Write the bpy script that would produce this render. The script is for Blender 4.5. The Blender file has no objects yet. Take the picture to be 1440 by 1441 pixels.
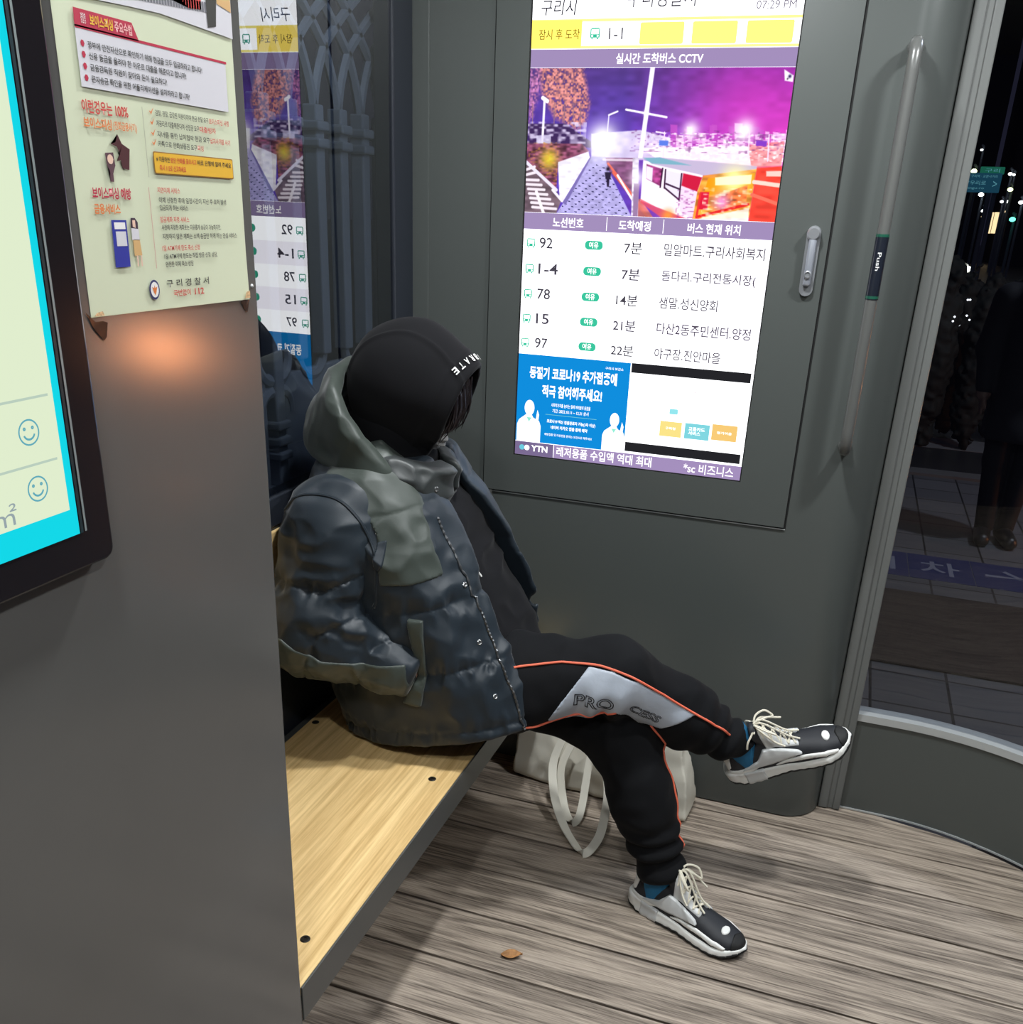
import bpy, bmesh, math, random
import numpy as np
from mathutils import Vector, Matrix
random.seed(7); np.random.seed(7)
S = bpy.context.scene; COL = S.collection
# ---------------------------------------------------------------- camera
cam = bpy.data.cameras.new('camera'); cam.sensor_fit = 'HORIZONTAL'; cam.sensor_width = 36
cam.lens = 1331/1440*36; cam.shift_y = 137.38/1440; cam.clip_start = .02; cam.clip_end = 400
CAM = bpy.data.objects.new('camera', cam); COL.objects.link(CAM); S.camera = CAM
_y, _p, _r = .3228, .3993, -.0419
_f = Vector((-math.sin(_y)*math.cos(_p), math.cos(_y)*math.cos(_p), -math.sin(_p)))
_rt = Vector((math.cos(_y), math.sin(_y), 0)); _d = _f.cross(_rt)
_r2 = math.cos(_r)*_rt+math.sin(_r)*_d; _d2 = -math.sin(_r)*_rt+math.cos(_r)*_d
CAM.matrix_world = Matrix(((_r2.x, -_d2.x, -_f.x, 0), (_r2.y, -_d2.y, -_f.y, 0), (_r2.z, -_d2.z, -_f.z, 1.6), (0, 0, 0, 1)))
# ---------------------------------------------------------------- night sky, exposure
W = bpy.data.worlds.new('night'); S.world = W; W.use_nodes = True
W.node_tree.nodes['Background'].inputs[0].default_value = (.016, .016, .030, 1); W.node_tree.nodes['Background'].inputs[1].default_value = .8
S.view_settings.view_transform = 'Standard'; S.view_settings.look = 'None'; S.view_settings.gamma = 1; S.view_settings.exposure = 0
S.view_settings.use_curve_mapping = False
# ---------------------------------------------------------------- lamps: downlights in the shelter ceiling, a street light and an added orange lamp outside
def disk_light(name, loc, r, watts, col=(.95, .985, 1), rot=(0, 0, 0)):
    l = bpy.data.lights.new(name, 'AREA'); l.shape = 'DISK'; l.size = r*2; l.energy = watts; l.color = col
    o = bpy.data.objects.new(name, l); o.location = loc; o.rotation_euler = rot; COL.objects.link(o); return o
def point_light(name, loc, r, watts, col):
    l = bpy.data.lights.new(name, 'POINT'); l.shadow_soft_size = r; l.energy = watts; l.color = col
    o = bpy.data.objects.new(name, l); o.location = loc; COL.objects.link(o); return o
DOWN = [(-.42, 1.70), (.62, 1.80), (-.42, .35), (.55, .25)]
for (x, y), e in zip(DOWN, (25, 22, 11, 14)):
    disk_light('ceiling_downlight_lamp', (x, y, 2.485), .07, e)
point_light('street_light_lamp', (3.0, 5.2, 4.6),   .15, 330, (.8, .88, 1))
point_light('orange_glow_lamp', (3.47, 5.95, .556), .09, 60, (1, .34, .12))  # unseen lamp without a car, added to put an orange glow on the kiosk
# ---------------------------------------------------------------- helpers
def lin(c): return tuple((v/12.92 if v <= .04045 else ((v+.055)/1.055)**2.4) for v in c)
def rgb(r, g, b): return lin((r/255, g/255, b/255))
MATS = {}
def mat(name, col=(.5, .5, .5), rough=.5, metal=0., spec=.5, noise=None, bump=None, sheen=0., emit=None, wear=None):
    """noise=(scale, dark factor, stretch xyz)  bump=(scale, strength, stretch xyz, distance)"""
    if name in MATS: return MATS[name]
    m = bpy.data.materials.new(name); m.use_nodes = True; nt = m.node_tree; b = nt.nodes['Principled BSDF']; L = nt.links
    b.inputs['Base Color'].default_value = (*col, 1); b.inputs['Roughness'].default_value = rough; b.inputs['Metallic'].default_value = metal
    b.inputs['Specular IOR Level'].default_value = spec
    if sheen: b.inputs['Sheen Weight'].default_value = sheen; b.inputs['Sheen Roughness'].default_value = .4
    tc = nt.nodes.new('ShaderNodeTexCoord')
    def nz(sc, st, det=5):
        mp = nt.nodes.new('ShaderNodeMapping'); mp.inputs['Scale'].default_value = st; L.new(tc.outputs['Object'], mp.inputs[0])
        n = nt.nodes.new('ShaderNodeTexNoise'); n.inputs['Scale'].default_value = sc; n.inputs['Detail'].default_value = det; L.new(mp.outputs[0], n.inputs[0]); return n
    if noise:
        n = nz(noise[0], noise[2] if len(noise) > 2 else (1, 1, 1)); r = nt.nodes.new('ShaderNodeMapRange')
        r.inputs[1].default_value = .3; r.inputs[2].default_value = .7; r.inputs[3].default_value = noise[1]; r.inputs[4].default_value = 2-noise[1]; L.new(n.outputs[0], r.inputs[0])
        x = nt.nodes.new('ShaderNodeMix'); x.data_type = 'RGBA'; x.blend_type = 'MULTIPLY'; x.inputs[0].default_value = 1; x.inputs[6].default_value = (*col, 1)
        L.new(r.outputs[0], x.inputs[7]); L.new(x.outputs[2], b.inputs['Base Color'])
    if bump:
        n = nz(bump[0], bump[2] if len(bump) > 2 else (1, 1, 1)); bp = nt.nodes.new('ShaderNodeBump'); bp.inputs['Strength'].default_value = bump[1]
        bp.inputs['Distance'].default_value = bump[3] if len(bump) > 3 else .002; L.new(n.outputs[0], bp.inputs['Height']); L.new(bp.outputs[0], b.inputs['Normal'])
    if emit: b.inputs['Emission Color'].default_value = (*col, 1); b.inputs['Emission Strength'].default_value = emit
    MATS[name] = m; return m
def emis(name, col, st=1.):
    if name in MATS: return MATS[name]
    m = bpy.data.materials.new(name); m.use_nodes = True; nt = m.node_tree; nt.nodes.remove(nt.nodes['Principled BSDF'])
    e = nt.nodes.new('ShaderNodeEmission'); e.inputs[0].default_value = (*col, 1); e.inputs[1].default_value = st
    nt.links.new(e.outputs[0], nt.nodes['Material Output'].inputs[0]); MATS[name] = m; return m
def glassmat(name, refl, tint=(1, 1, 1), fres=.6, rough=0.):
    m = bpy.data.materials.new(name); m.use_nodes = True; nt = m.node_tree; nt.nodes.remove(nt.nodes['Principled BSDF'])
    t = nt.nodes.new('ShaderNodeBsdfTransparent'); t.inputs[0].default_value = (*tint, 1); g = nt.nodes.new('ShaderNodeBsdfGlossy'); g.inputs['Roughness'].default_value = rough
    lw = nt.nodes.new('ShaderNodeLayerWeight'); lw.inputs[0].default_value = .25; mr = nt.nodes.new('ShaderNodeMapRange')
    mr.inputs[1].default_value = 0; mr.inputs[2].default_value = 1; mr.inputs[3].default_value = refl; mr.inputs[4].default_value = fres; nt.links.new(lw.outputs['Fresnel'], mr.inputs[0])
    x = nt.nodes.new('ShaderNodeMixShader'); nt.links.new(mr.outputs[0], x.inputs[0]); nt.links.new(t.outputs[0], x.inputs[1]); nt.links.new(g.outputs[0], x.inputs[2])
    nt.links.new(x.outputs[0], nt.nodes['Material Output'].inputs[0]); MATS[name] = m; return m
def link(name, me, parent=None):
    o = bpy.data.objects.new(name, me); COL.objects.link(o)
    if parent is not None: o.parent = parent
    return o
def mesh(name, vs, fs, m, parent=None, smooth=False):
    me = bpy.data.meshes.new(name); me.from_pydata([tuple(map(float, v)) for v in vs], [], [tuple(map(int, f)) for f in fs]); me.update()
    for k in (m if isinstance(m, (list, tuple)) else [m]): me.materials.append(k)
    if smooth: me.polygons.foreach_set('use_smooth', [True]*len(me.polygons))
    return link(name, me, parent)
def tag(o, label=None, cat=None, group=None, kind=None):
    if label: o['label'] = label
    if cat: o['category'] = cat
    if group: o['group'] = group
    if kind: o['kind'] = kind
    return o
def thing(name, label, cat, loc=(0, 0, 0), rotz=0, group=None):
    o = bpy.data.objects.new(name, None); COL.objects.link(o); o.location = loc; o.rotation_euler = (0, 0, rotz); o.empty_display_size = .1
    return tag(o, label, cat, group)
def struct(o): o['kind'] = 'structure'; return o
def keep(o, parent):      # parent in place: children here are built in world coordinates
    o.parent = parent; o.matrix_parent_inverse = Matrix.Translation(-Vector(parent.location)); return o
class MB:
    def __init__(s): s.bm = bmesh.new()
    def box(s, lo, hi, bev=0., seg=2, M=None):
        r = bmesh.ops.create_cube(s.bm, size=1); vs = r['verts']
        for v in vs: v.co = Vector([lo[i]+(v.co[i]+.5)*(hi[i]-lo[i]) for i in range(3)])
        if bev:
            es = list({e for v in vs for e in v.link_edges}); b = bmesh.ops.bevel(s.bm, geom=es, offset=bev, segments=seg, affect='EDGES', profile=.5)
            vs = list({v for f in b['faces'] for v in f.verts} | {v for v in vs if v.is_valid})
        if M is not None: bmesh.ops.transform(s.bm, matrix=M, verts=vs)
        return s
    def tube(s, pts, r, n=10, closed=False, cap=True, flat=1.):
        pts = [Vector(p) for p in pts]; k = len(pts); rs = r if isinstance(r, (list, tuple)) else [r]*k; rings = []; up = None
        for i, p in enumerate(pts):
            a = pts[(i-1) % k] if (closed or i) else p; b = pts[(i+1) % k] if (closed or i < k-1) else p
            t = (b-a).normalized()
            if up is None: up = Vector((0, 0, 1)) if abs(t.z) < .9 else Vector((1, 0, 0))
            x = t.cross(up).normalized(); up = x.cross(t).normalized()
            rings.append([s.bm.verts.new(p+(x*math.cos(q*2*math.pi/n)+up*math.sin(q*2*math.pi/n)*flat)*rs[i]) for q in range(n)])
        for i in range(k if closed else k-1):
            A, B = rings[i], rings[(i+1) % k]
            for q in range(n): s.bm.faces.new((A[q], A[(q+1) % n], B[(q+1) % n], B[q]))
        if cap and not closed: s.bm.faces.new(rings[0][::-1]); s.bm.faces.new(rings[-1])
        return s
    def lathe(s, prof, c=(0, 0, 0), n=20, M=None):
        rings = []
        for r, z in prof: rings.append([s.bm.verts.new((c[0]+r*math.cos(q*2*math.pi/n), c[1]+r*math.sin(q*2*math.pi/n), c[2]+z)) for q in range(n)])
        for A, B in zip(rings[:-1], rings[1:]):
            for q in range(n): s.bm.faces.new((A[q], A[(q+1) % n], B[(q+1) % n], B[q]))
        s.bm.faces.new(rings[0][::-1]); s.bm.faces.new(rings[-1])
        if M is not None: bmesh.ops.transform(s.bm, matrix=M, verts=[v for r in rings for v in r])
        return s
    def prism(s, poly, z0, z1, M=None):
        A = [s.bm.verts.new((x, y, z0)) for x, y in poly]; B = [s.bm.verts.new((x, y, z1)) for x, y in poly]; n = len(poly)
        s.bm.faces.new(A[::-1]); s.bm.faces.new(B)
        for i in range(n): s.bm.faces.new((A[i], A[(i+1) % n], B[(i+1) % n], B[i]))
        if M is not None: bmesh.ops.transform(s.bm, matrix=M, verts=A+B)
        return s
    def build(s, name, m, parent=None, smooth=False, fix=True):
        if fix: bmesh.ops.recalc_face_normals(s.bm, faces=s.bm.faces)
        me = bpy.data.meshes.new(name); s.bm.to_mesh(me); s.bm.free()
        for k in (m if isinstance(m, (list, tuple)) else [m]): me.materials.append(k)
        if smooth:
            me.polygons.foreach_set('use_smooth', [True]*len(me.polygons)); me.set_sharp_from_angle(angle=math.radians(40))
        return link(name, me, parent)
def framebox(mb, x0, x1, z0, z1, X0, X1, Z0, Z1, y0, y1):   # slab with a rectangular hole, in the XZ plane
    mb.box((x0, y0, z0), (X0, y1, z1)); mb.box((X1, y0, z0), (x1, y1, z1)); mb.box((X0, y0, z0), (X1, y1, Z0)); mb.box((X0, y0, Z1), (X1, y1, z1)); return mb
def text(body, name, M, u0, v0, u1, v1, m, parent=None, bold=0., depth=0., keepx=False, shear=0.):
    """lettering fitted into the rectangle u0..u1, v0..v1 of the plane given by the matrix M (x right, y up, z out)"""
    c = bpy.data.curves.new('t', 'FONT'); c.body = body; c.size = 1; c.offset = bold; c.extrude = depth; c.resolution_u = 4; c.shear = shear
    o = bpy.data.objects.new('t', c); me = bpy.data.meshes.new_from_object(o); bpy.data.objects.remove(o); bpy.data.curves.remove(c)
    n = len(me.vertices); co = np.empty(n*3); me.vertices.foreach_get('co', co); co = co.reshape(-1, 3)
    if n:
        lo, hi = co.min(0), co.max(0); sx = (u1-u0)/max(hi[0]-lo[0], 1e-6); sy = (v1-v0)/max(hi[1]-lo[1], 1e-6)
        if keepx: sx = sy
        co[:, 0] = u0+(co[:, 0]-lo[0])*sx; co[:, 1] = v0+(co[:, 1]-lo[1])*sy; co[:, 2] *= sy
        me.vertices.foreach_set('co', co.ravel()); me.transform(M); me.update()
    me.name = name; me.materials.clear(); me.materials.append(m); return link(name, me, parent)
def panel(name, M, u0, v0, u1, v1, m, parent=None, r=0., w=0.):
    mb = MB(); P = []
    if r:
        for cx, cy, a0 in ((u1-r, v1-r, 0), (u0+r, v1-r, 90), (u0+r, v0+r, 180), (u1-r, v0+r, 270)):
            for k in range(7): t = math.radians(a0+k*15); P.append((cx+r*math.cos(t), cy+r*math.sin(t)))
    else: P = [(u0, v0), (u1, v0), (u1, v1), (u0, v1)]
    if w: mb.prism(P, 0, w, M)
    else: mb.bm.faces.new([mb.bm.verts.new(M@Vector((x, y, 0))) for x, y in P])
    return mb.build(name, m, parent, fix=bool(w))
def poly(name, M, P, m, parent=None):
    mb = MB(); mb.bm.faces.new([mb.bm.verts.new(M@Vector((x, y, 0))) for x, y in P]); r = bmesh.ops.triangulate(mb.bm, faces=mb.bm.faces[:]); return mb.build(name, m, parent, fix=False)
def plane_m(o, x, y): x = Vector(x).normalized(); y = Vector(y).normalized(); z = x.cross(y); return Matrix(((x.x, y.x, z.x, o[0]), (x.y, y.y, z.y, o[1]), (x.z, y.z, z.z, o[2]), (0, 0, 0, 1)))
def lift(M, d): return M@Matrix.Translation((0, 0, d))
# ---------------------------------------------------------------- implicit-surface modelling (numpy)
def V(*a): return np.array(a, float)
def smin(a, b, k):
    h = np.clip(.5 + .5*(b-a)/k, 0, 1); return b*(1-h) + a*h - k*h*(1-h)
def smax(a, b, k): return -smin(-a, -b, k)
def rcone(p, a, b, ra, rb):
    a = V(*a); b = V(*b); ba = b-a; pa = p-a
    h = np.clip(pa@ba/(ba@ba), 0, 1)
    return np.linalg.norm(pa-h[..., None]*ba, axis=-1) - (ra+(rb-ra)*h)
def chain(p, pts, k=.03):
    d = None
    for (a, ra), (b, rb) in zip(pts[:-1], pts[1:]):
        e = rcone(p, a, b, ra, rb); d = e if d is None else smin(d, e, k)
    return d
def ellip(p, c, r, ax=None):
    q = p-V(*c)
    if ax is not None: q = q@np.array(ax, float).T
    r = V(*r); k0 = np.linalg.norm(q/r, axis=-1); k1 = np.linalg.norm(q/(r*r), axis=-1)
    return k0*(k0-1)/np.maximum(k1, 1e-6)
def box(p, c, h, r=.01, ax=None):
    q = p-V(*c)
    if ax is not None: q = q@np.array(ax, float).T
    q = np.abs(q)-V(*h)+r
    return np.linalg.norm(np.maximum(q, 0), axis=-1)+np.minimum(q.max(-1), 0)-r
def poly2(x, y, P):
    P = np.array(P, float); n = len(P); d = np.full(x.shape, 1e9); s = np.zeros(x.shape, bool)
    for i in range(n):
        ax, ay = P[i]; bx, by = P[(i+1) % n]; ex, ey = bx-ax, by-ay; wx, wy = x-ax, y-ay
        h = np.clip((wx*ex+wy*ey)/(ex*ex+ey*ey+1e-12), 0, 1)
        d = np.minimum(d, (wx-ex*h)**2+(wy-ey*h)**2)
        c = ((ay <= y) & (by > y)) | ((by <= y) & (ay > y))
        s ^= c & (x < ax+(y-ay)/(by-ay+1e-12)*ex)
    d = np.sqrt(d); return np.where(s, -d, d)
def _h(i, j, k, s):
    n = (i*374761393 + j*668265263 + k*2147483647 + s*1274126177) & 0x7fffffff
    n = ((n ^ (n >> 13))*1274126177) & 0x7fffffff
    return ((n ^ (n >> 16)) & 0xffff)/32767.5-1
def vnoise(p, sc, seed=0):
    q = p*sc; f = np.floor(q); i = f.astype(np.int64); t = q-f; t = t*t*(3-2*t); r = 0
    for dx in (0, 1):
        for dy in (0, 1):
            for dz in (0, 1):
                w = (t[..., 0] if dx else 1-t[..., 0])*(t[..., 1] if dy else 1-t[..., 1])*(t[..., 2] if dz else 1-t[..., 2])
                r = r+w*_h(i[..., 0]+dx, i[..., 1]+dy, i[..., 2]+dz, seed)
    return r
def ridge(p, sc, seed=0): return 1-2*np.abs(vnoise(p, sc, seed))
def nets(f, lo, hi, res, proj=3):
    lo = V(*lo); hi = V(*hi); n = np.ceil((hi-lo)/res).astype(int)+1
    gx, gy, gz = [lo[i]+res*np.arange(n[i]) for i in range(3)]
    S = np.empty(n)
    for i in range(0, n[0], 16):
        g = np.stack(np.meshgrid(gx[i:i+16], gy, gz, indexing='ij'), -1); S[i:i+16] = f(g)
    S[[0, -1]] = np.maximum(S[[0, -1]], 1e-4); S[:, [0, -1]] = np.maximum(S[:, [0, -1]], 1e-4); S[:, :, [0, -1]] = np.maximum(S[:, :, [0, -1]], 1e-4)
    c = np.array(n)-1; acc = np.zeros((*c, 3)); cnt = np.zeros(c)
    sl = lambda o: tuple(slice(o[d], o[d]+c[d]) for d in range(3))
    for d in range(3):
        for u in (0, 1):
            for w in (0, 1):
                o = [0, 0, 0]; o[(d+1) % 3] = u; o[(d+2) % 3] = w; o2 = list(o); o2[d] = 1
                A = S[sl(o)]; B = S[sl(o2)]; m = (A < 0) != (B < 0)
                t = np.where(m, A/np.where(m, A-B, 1), 0)
                for e in range(3):
                    acc[..., e] += m*(t if e == d else o[e])
                cnt += m
    act = cnt > 0; idx = np.full(c, -1); idx[act] = np.arange(act.sum())
    vs = acc[act]/cnt[act][:, None]+np.argwhere(act); vs = lo+vs*res
    F = []
    for d in range(3):
        a, b = (d+1) % 3, (d+2) % 3
        lo_ = [slice(1, n[i]-1) for i in range(3)]; lo_[d] = slice(0, n[d]-1)
        hi_ = list(lo_); hi_[d] = slice(1, n[d])
        A = S[tuple(lo_)] < 0; B = S[tuple(hi_)] < 0; m = A != B; P = np.argwhere(m)
        if not len(P): continue
        for i in range(3):
            if i != d: P[:, i] += 1
        fl = A[m]; q = []
        for (oa, ob) in ((-1, -1), (0, -1), (0, 0), (-1, 0)):
            r = P.copy(); r[:, a] += oa; r[:, b] += ob; q.append(idx[r[:, 0], r[:, 1], r[:, 2]])
        q = np.stack(q, 1); q[~fl] = q[~fl][:, ::-1]; F.append(q)
    F = np.concatenate(F) if F else np.zeros((0, 4), int)
    e = res*.25
    for _ in range(proj):
        d0 = f(vs); g = np.stack([(f(vs+e*np.eye(3)[i])-f(vs-e*np.eye(3)[i]))/(2*e) for i in range(3)], -1)
        st = (d0/np.maximum((g*g).sum(-1), .2))[:, None]*g
        L = np.linalg.norm(st, axis=-1, keepdims=True); vs = vs-st*np.minimum(1, res*.6/np.maximum(L, 1e-9))
    return vs, F
def march(f, o, d, t0, t1, st=.003):
    t = np.arange(t0, t1, st); s = f(V(*o)+t[:, None]*V(*d)); k = np.argmax(s < 0)
    return None if s[k] >= 0 else V(*o)+t[k]*V(*d)
# ---------------------------------------------------------------- the seated person: shapes in metres
HC = V(-.905, 1.93, 1.215); HF = V(.80, .11, -.59); HF /= np.linalg.norm(HF); HU = V(.6, 0, .8); HU = HU-HF*(HU@HF); HU /= np.linalg.norm(HU); HS = np.cross(HU, HF)
HAX = np.array([HF, HS, HU])
def hl(p): return (p-HC)@HAX.T
def hw(*q): return HC+V(*q)@HAX
TZ = V(.36, .44, .55, .65, .80, .92, 1.0, 1.06, 1.12)
TF = V(-.465, -.475, -.510, -.570, -.675, -.745, -.80, -.835, -.86)
TB = V(-1.03, -1.05, -1.09, -1.10, -1.112, -1.114, -1.112, -1.10, -1.05)
TY = V(.235, .24, .25, .255, .258, .255, .235, .19, .11)
def torso_raw(p, g=0.):
    z = p[..., 2]; xf = np.interp(z, TZ, TF); xb = np.interp(z, TZ, TB); ry = np.interp(z, TZ, TY)-g
    rx = (xf-xb)/2-g; xc = (xf+xb)/2
    n = 2.6; k = (np.abs((p[..., 0]-xc)/rx)**n+np.abs((p[..., 1]-1.965)/ry)**n)**(1/n)
    return (k-1)*np.minimum(rx, ry)
SH = V(-.996, 1.765, .945); EL = V(-1.028, 1.685, .726); WR = V(-.815, 1.725, .640)
SH2 = V(-1.0, 2.155, .945); EL2 = V(-1.02, 2.235, .69); WR2 = V(-.83, 2.17, .63)
def quilt(z, seams, amp):
    s = V(*seams); i = np.clip(np.searchsorted(s, z)-1, 0, len(s)-2); t = np.clip((z-s[i])/(s[i+1]-s[i]), 0, 1)
    return amp*(np.sqrt(np.maximum(1e-4, np.sin(np.pi*t)))-.55)
def pucker(p, z, seams, ax, amp):      # small gathers running across each stitched seam
    d = np.min(np.abs(z[..., None]-V(*seams)), -1)
    return amp*np.exp(-(d/.030)**2)*ridge(p*V(*ax), 1, 17)
TILT = np.array([[.8, 0, .6], [0, 1, 0], [-.6, 0, .8]])
def torso_puff(p):
    zz = p[..., 2]-.22*(p[..., 0]+.75)
    return quilt(zz, (.20, .36, .50, .65, .80, 1.02, 1.30), .011)+.006*vnoise(p*V(1, 1, .6), 13, 3)+.007*ridge(p*V(1.2, .8, 1.1)@TILT, 9, 5)+.003*vnoise(p, 30, 15)+.004*ridge(p@TILT, 17, 25)+pucker(p, zz, (.36, .50, .65, .80), (52, 52, 9), .006)
def jacket_solid(p):
    d = torso_raw(p)-torso_puff(p)
    for s, y in ((SH, 1.86), (SH2, 2.07)):
        d = smin(d, rcone(p, s, (-.97, y, 1.02), .085, .07), .06)
    return d
ZN = (V(.40, .53, .65, .83, 1.03, 1.2), V(1.79, 1.80, 1.83, 1.86, 1.92, 1.93))
def opening(p):
    z = p[..., 2]; yn = np.interp(z, *ZN); yf = np.interp(z, (.4, .6, .85, 1.05, 1.2), (2.22, 2.19, 2.12, 2.03, 1.98))
    return np.maximum(np.maximum(yn-p[..., 1], p[..., 1]-yf), -.93-p[..., 0])
def hem(p): return (.416+np.where(p[..., 1] < 2.0, .27, .18)*np.maximum(0, p[..., 0]+.93)) - p[..., 2]
def jacket(p):
    d = jacket_solid(p); d = smax(d, -(torso_raw(p)+.034), .02)
    d = smax(d, -opening(p), .014); d = smax(d, hem(p), .014)
    return smax(d, p[..., 2]-1.09, .02)
def arm_t(p, A, B, C):
    a = np.clip(((p-A)@(B-A))/((B-A)@(B-A)), 0, 1); b = np.clip(((p-B)@(C-B))/((C-B)@(C-B)), 0, 1)
    return a*np.linalg.norm(B-A)+b*np.linalg.norm(C-B)
def sleeve(p, A=SH, B=EL, C=WR):
    d = smin(rcone(p, A, B, .112, .092), rcone(p, B, C, .084, .052), .05)
    t = arm_t(p, A, B, C)
    d = d-quilt(t, (-.08, .145, .265, .38, .5, .60), .013)-.008*ridge(p@TILT*V(1.3, 1, .8), 10, 9)-.0035*ridge(p*V(.7, 1, 1.3), 20, 19)-.003*vnoise(p@TILT, 28, 4)-pucker(p, t, (.145, .265, .38), (45, 45, 20), .006)
    # gathers on the inside of the elbow
    k = np.exp(-((p-(B+V(.07, 0, .05)))**2).sum(-1)/.006); d = d+.010*k*np.sin(p@V(30, 0, 75))
    e = (p-C)@((C-B)/np.linalg.norm(C-B))-.02
    return smax(d, e, .012)
def sleeve2(p): return sleeve(p, SH2, EL2, WR2)
def jhood_raw(p): return ellip(p, (-.975, 1.925, 1.125), (.158, .165, .175))-.005*vnoise(p, 16, 8)-.009*ridge(p, 9, 12)-.005*ridge(p@TILT, 19, 14)
def _pl(p, a, b):   # above the line a-b in the XZ plane is positive
    nx, nz = -(b[1]-a[1]), b[0]-a[0]; l = math.hypot(nx, nz); return ((p[..., 0]-a[0])*nx+(p[..., 2]-a[1])*nz)/l
def jhood(p):
    d = jhood_raw(p); d = smax(d, -(d+.03), .015)
    d = smax(d, _pl(p, (-1.065, 1.30), (-.875, 1.06)), .015)
    return smax(d, -_pl(p, (-1.13, 1.085), (-.86, 1.03)), .02)
def collar(p):
    d = ellip(p, (-.93, 1.925, 1.04), (.135, .125, .11))-.008*ridge(p*V(1, 1, 1.5), 13, 2)-.005*ridge(p@TILT, 26, 5)
    d = smax(d, -(ellip(p, (-.93, 1.925, 1.06), (.095, .09, .12))), .015)
    d = smax(d, _pl(p, (-1.05, 1.15), (-.79, 1.065)), .012); d = smax(d, -_pl(p, (-1.1, 1.0), (-.80, .955)), .015)
    g = np.abs(p[..., 1]-1.945)-.012; return smax(d, -np.maximum(g, -.9-p[..., 0]), .01)
def hood_out(p):
    q = hl(p); a = ellip(q, (-.030, 0, .018), (.120, .120, .138)); b = ellip(q, (.036, 0, .044), (.150, .106, .119))
    c = rcone(q, (.0, 0, -.02), (.078, 0, -.082), .090, .048)
    d = smin(smin(a, b, .03), c, .04)
    return d
def hood(p):
    q = hl(p); d = hood_out(p)
    d = d-.0035*np.exp(-((np.abs(q[..., 1])-.062-.12*np.maximum(0, q[..., 0]-.02))/.0045)**2)*(q[..., 2] > -.02)
    cut = q[..., 0]-np.interp(q[..., 2], (-.1, 0, .126, .18), (.117, .114, .087, .088))-.006*np.minimum(1.2, (np.abs(q[..., 1])/.095)**2); d = d-.0025*np.exp(-((cut+.042)/.006)**2)-.003*vnoise(p, 14, 21)
    d = smax(d, -(hood_out(p)+.013), .01)
    return smax(d, cut, .008)
def head(p):
    q = hl(p); d = ellip(q, (-.015, 0, .025), (.098, .076, .098)); d = smin(d, ellip(q, (.03, 0, -.055), (.055, .056, .062)), .05)
    d = smin(d, rcone(q, (.078, 0, .02), (.103, 0, -.028), .010, .015), .015)          # nose
    d = smin(d, ellip(q, (.078, 0, -.066), (.014, .024, .010)), .01)                    # lips
    for s in (-1, 1):
        d = smax(d, -ellip(q, (.092, s*.032, .018), (.014, .018, .011)), .012)          # eye sockets
        d = smin(d, ellip(q, (-.01, s*.078, -.005), (.022, .010, .032)), .008)          # ears
        d = smin(d, ellip(q, (.075, s*.034, .038), (.014, .026, .008)), .012)           # brow
    return d
RT = [((-.84, 1.87, .53), .10), ((-.62, 1.900, .572), .108), ((-.392, 1.965, .606), .081), ((-.235, 2.055, .492), .072), ((-.108, 2.088, .428), .050)]
LT = [((-.84, 2.07, .52), .10), ((-.60, 2.04, .488), .090), ((-.382, 2.0, .452), .080), ((-.298, 1.97, .29), .072), ((-.235, 1.93, .135), .055)]
def trousers_raw(p):
    r = chain(p, RT, .05); l = chain(p, LT, .05); h = ellip(p, (-.86, 1.97, .53), (.16, .185, .114))
    return smin(smin(r, l, .012), h, .06)
def trousers(p):
    d = trousers_raw(p)-.006*ridge(p*V(1, 1, .7), 9, 31)-.004*vnoise(p, 22, 7)
    for (a, b) in ((V(-.11, 2.088, .428), V(-.8, -.2, .4)), (V(-.235, 1.93, .135), V(.3, .1, -.9))):  # stacked folds above the cuffs
        b = b/np.linalg.norm(b); s = (p-a)@b; w = np.exp(-((p-a)**2).sum(-1)/.012)
        d = d-.010*w*np.sin(s*120+3*vnoise(p, 12, 1))
    w = np.exp(-((p-V(-.40, 1.90, .545))**2).sum(-1)/.004); d = d+.010*w*np.sin(p@V(95, 20, -20))   # creases behind the bent knee
    for i in (0, 1):                                                                              # cut at the cuffs
        c = (V(-.092, 2.094, .410), V(-.225, 1.925, .088))[i]; n = (V(.62, .2, -.5), V(.25, -.1, -.9))[i]; n = n/np.linalg.norm(n)
        k = np.linalg.norm(p-c, axis=-1) < .16
        d = np.where(k, smax(d, (p-c)@n, .01), d)
    return d
def hoodie(p):
    d = torso_raw(p, .036)-.008*ridge(p*V(1, 1, 1.6), 12, 40); d = smax(d, p[..., 2]-1.07, .03)
    d = smax(d, .50+.1*(p[..., 0]+.9)-p[..., 2], .03)
    return smin(d, rcone(p, (-.95, 1.955, 1.0), (-.955, 1.93, 1.15), .10, .098), .04)
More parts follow.
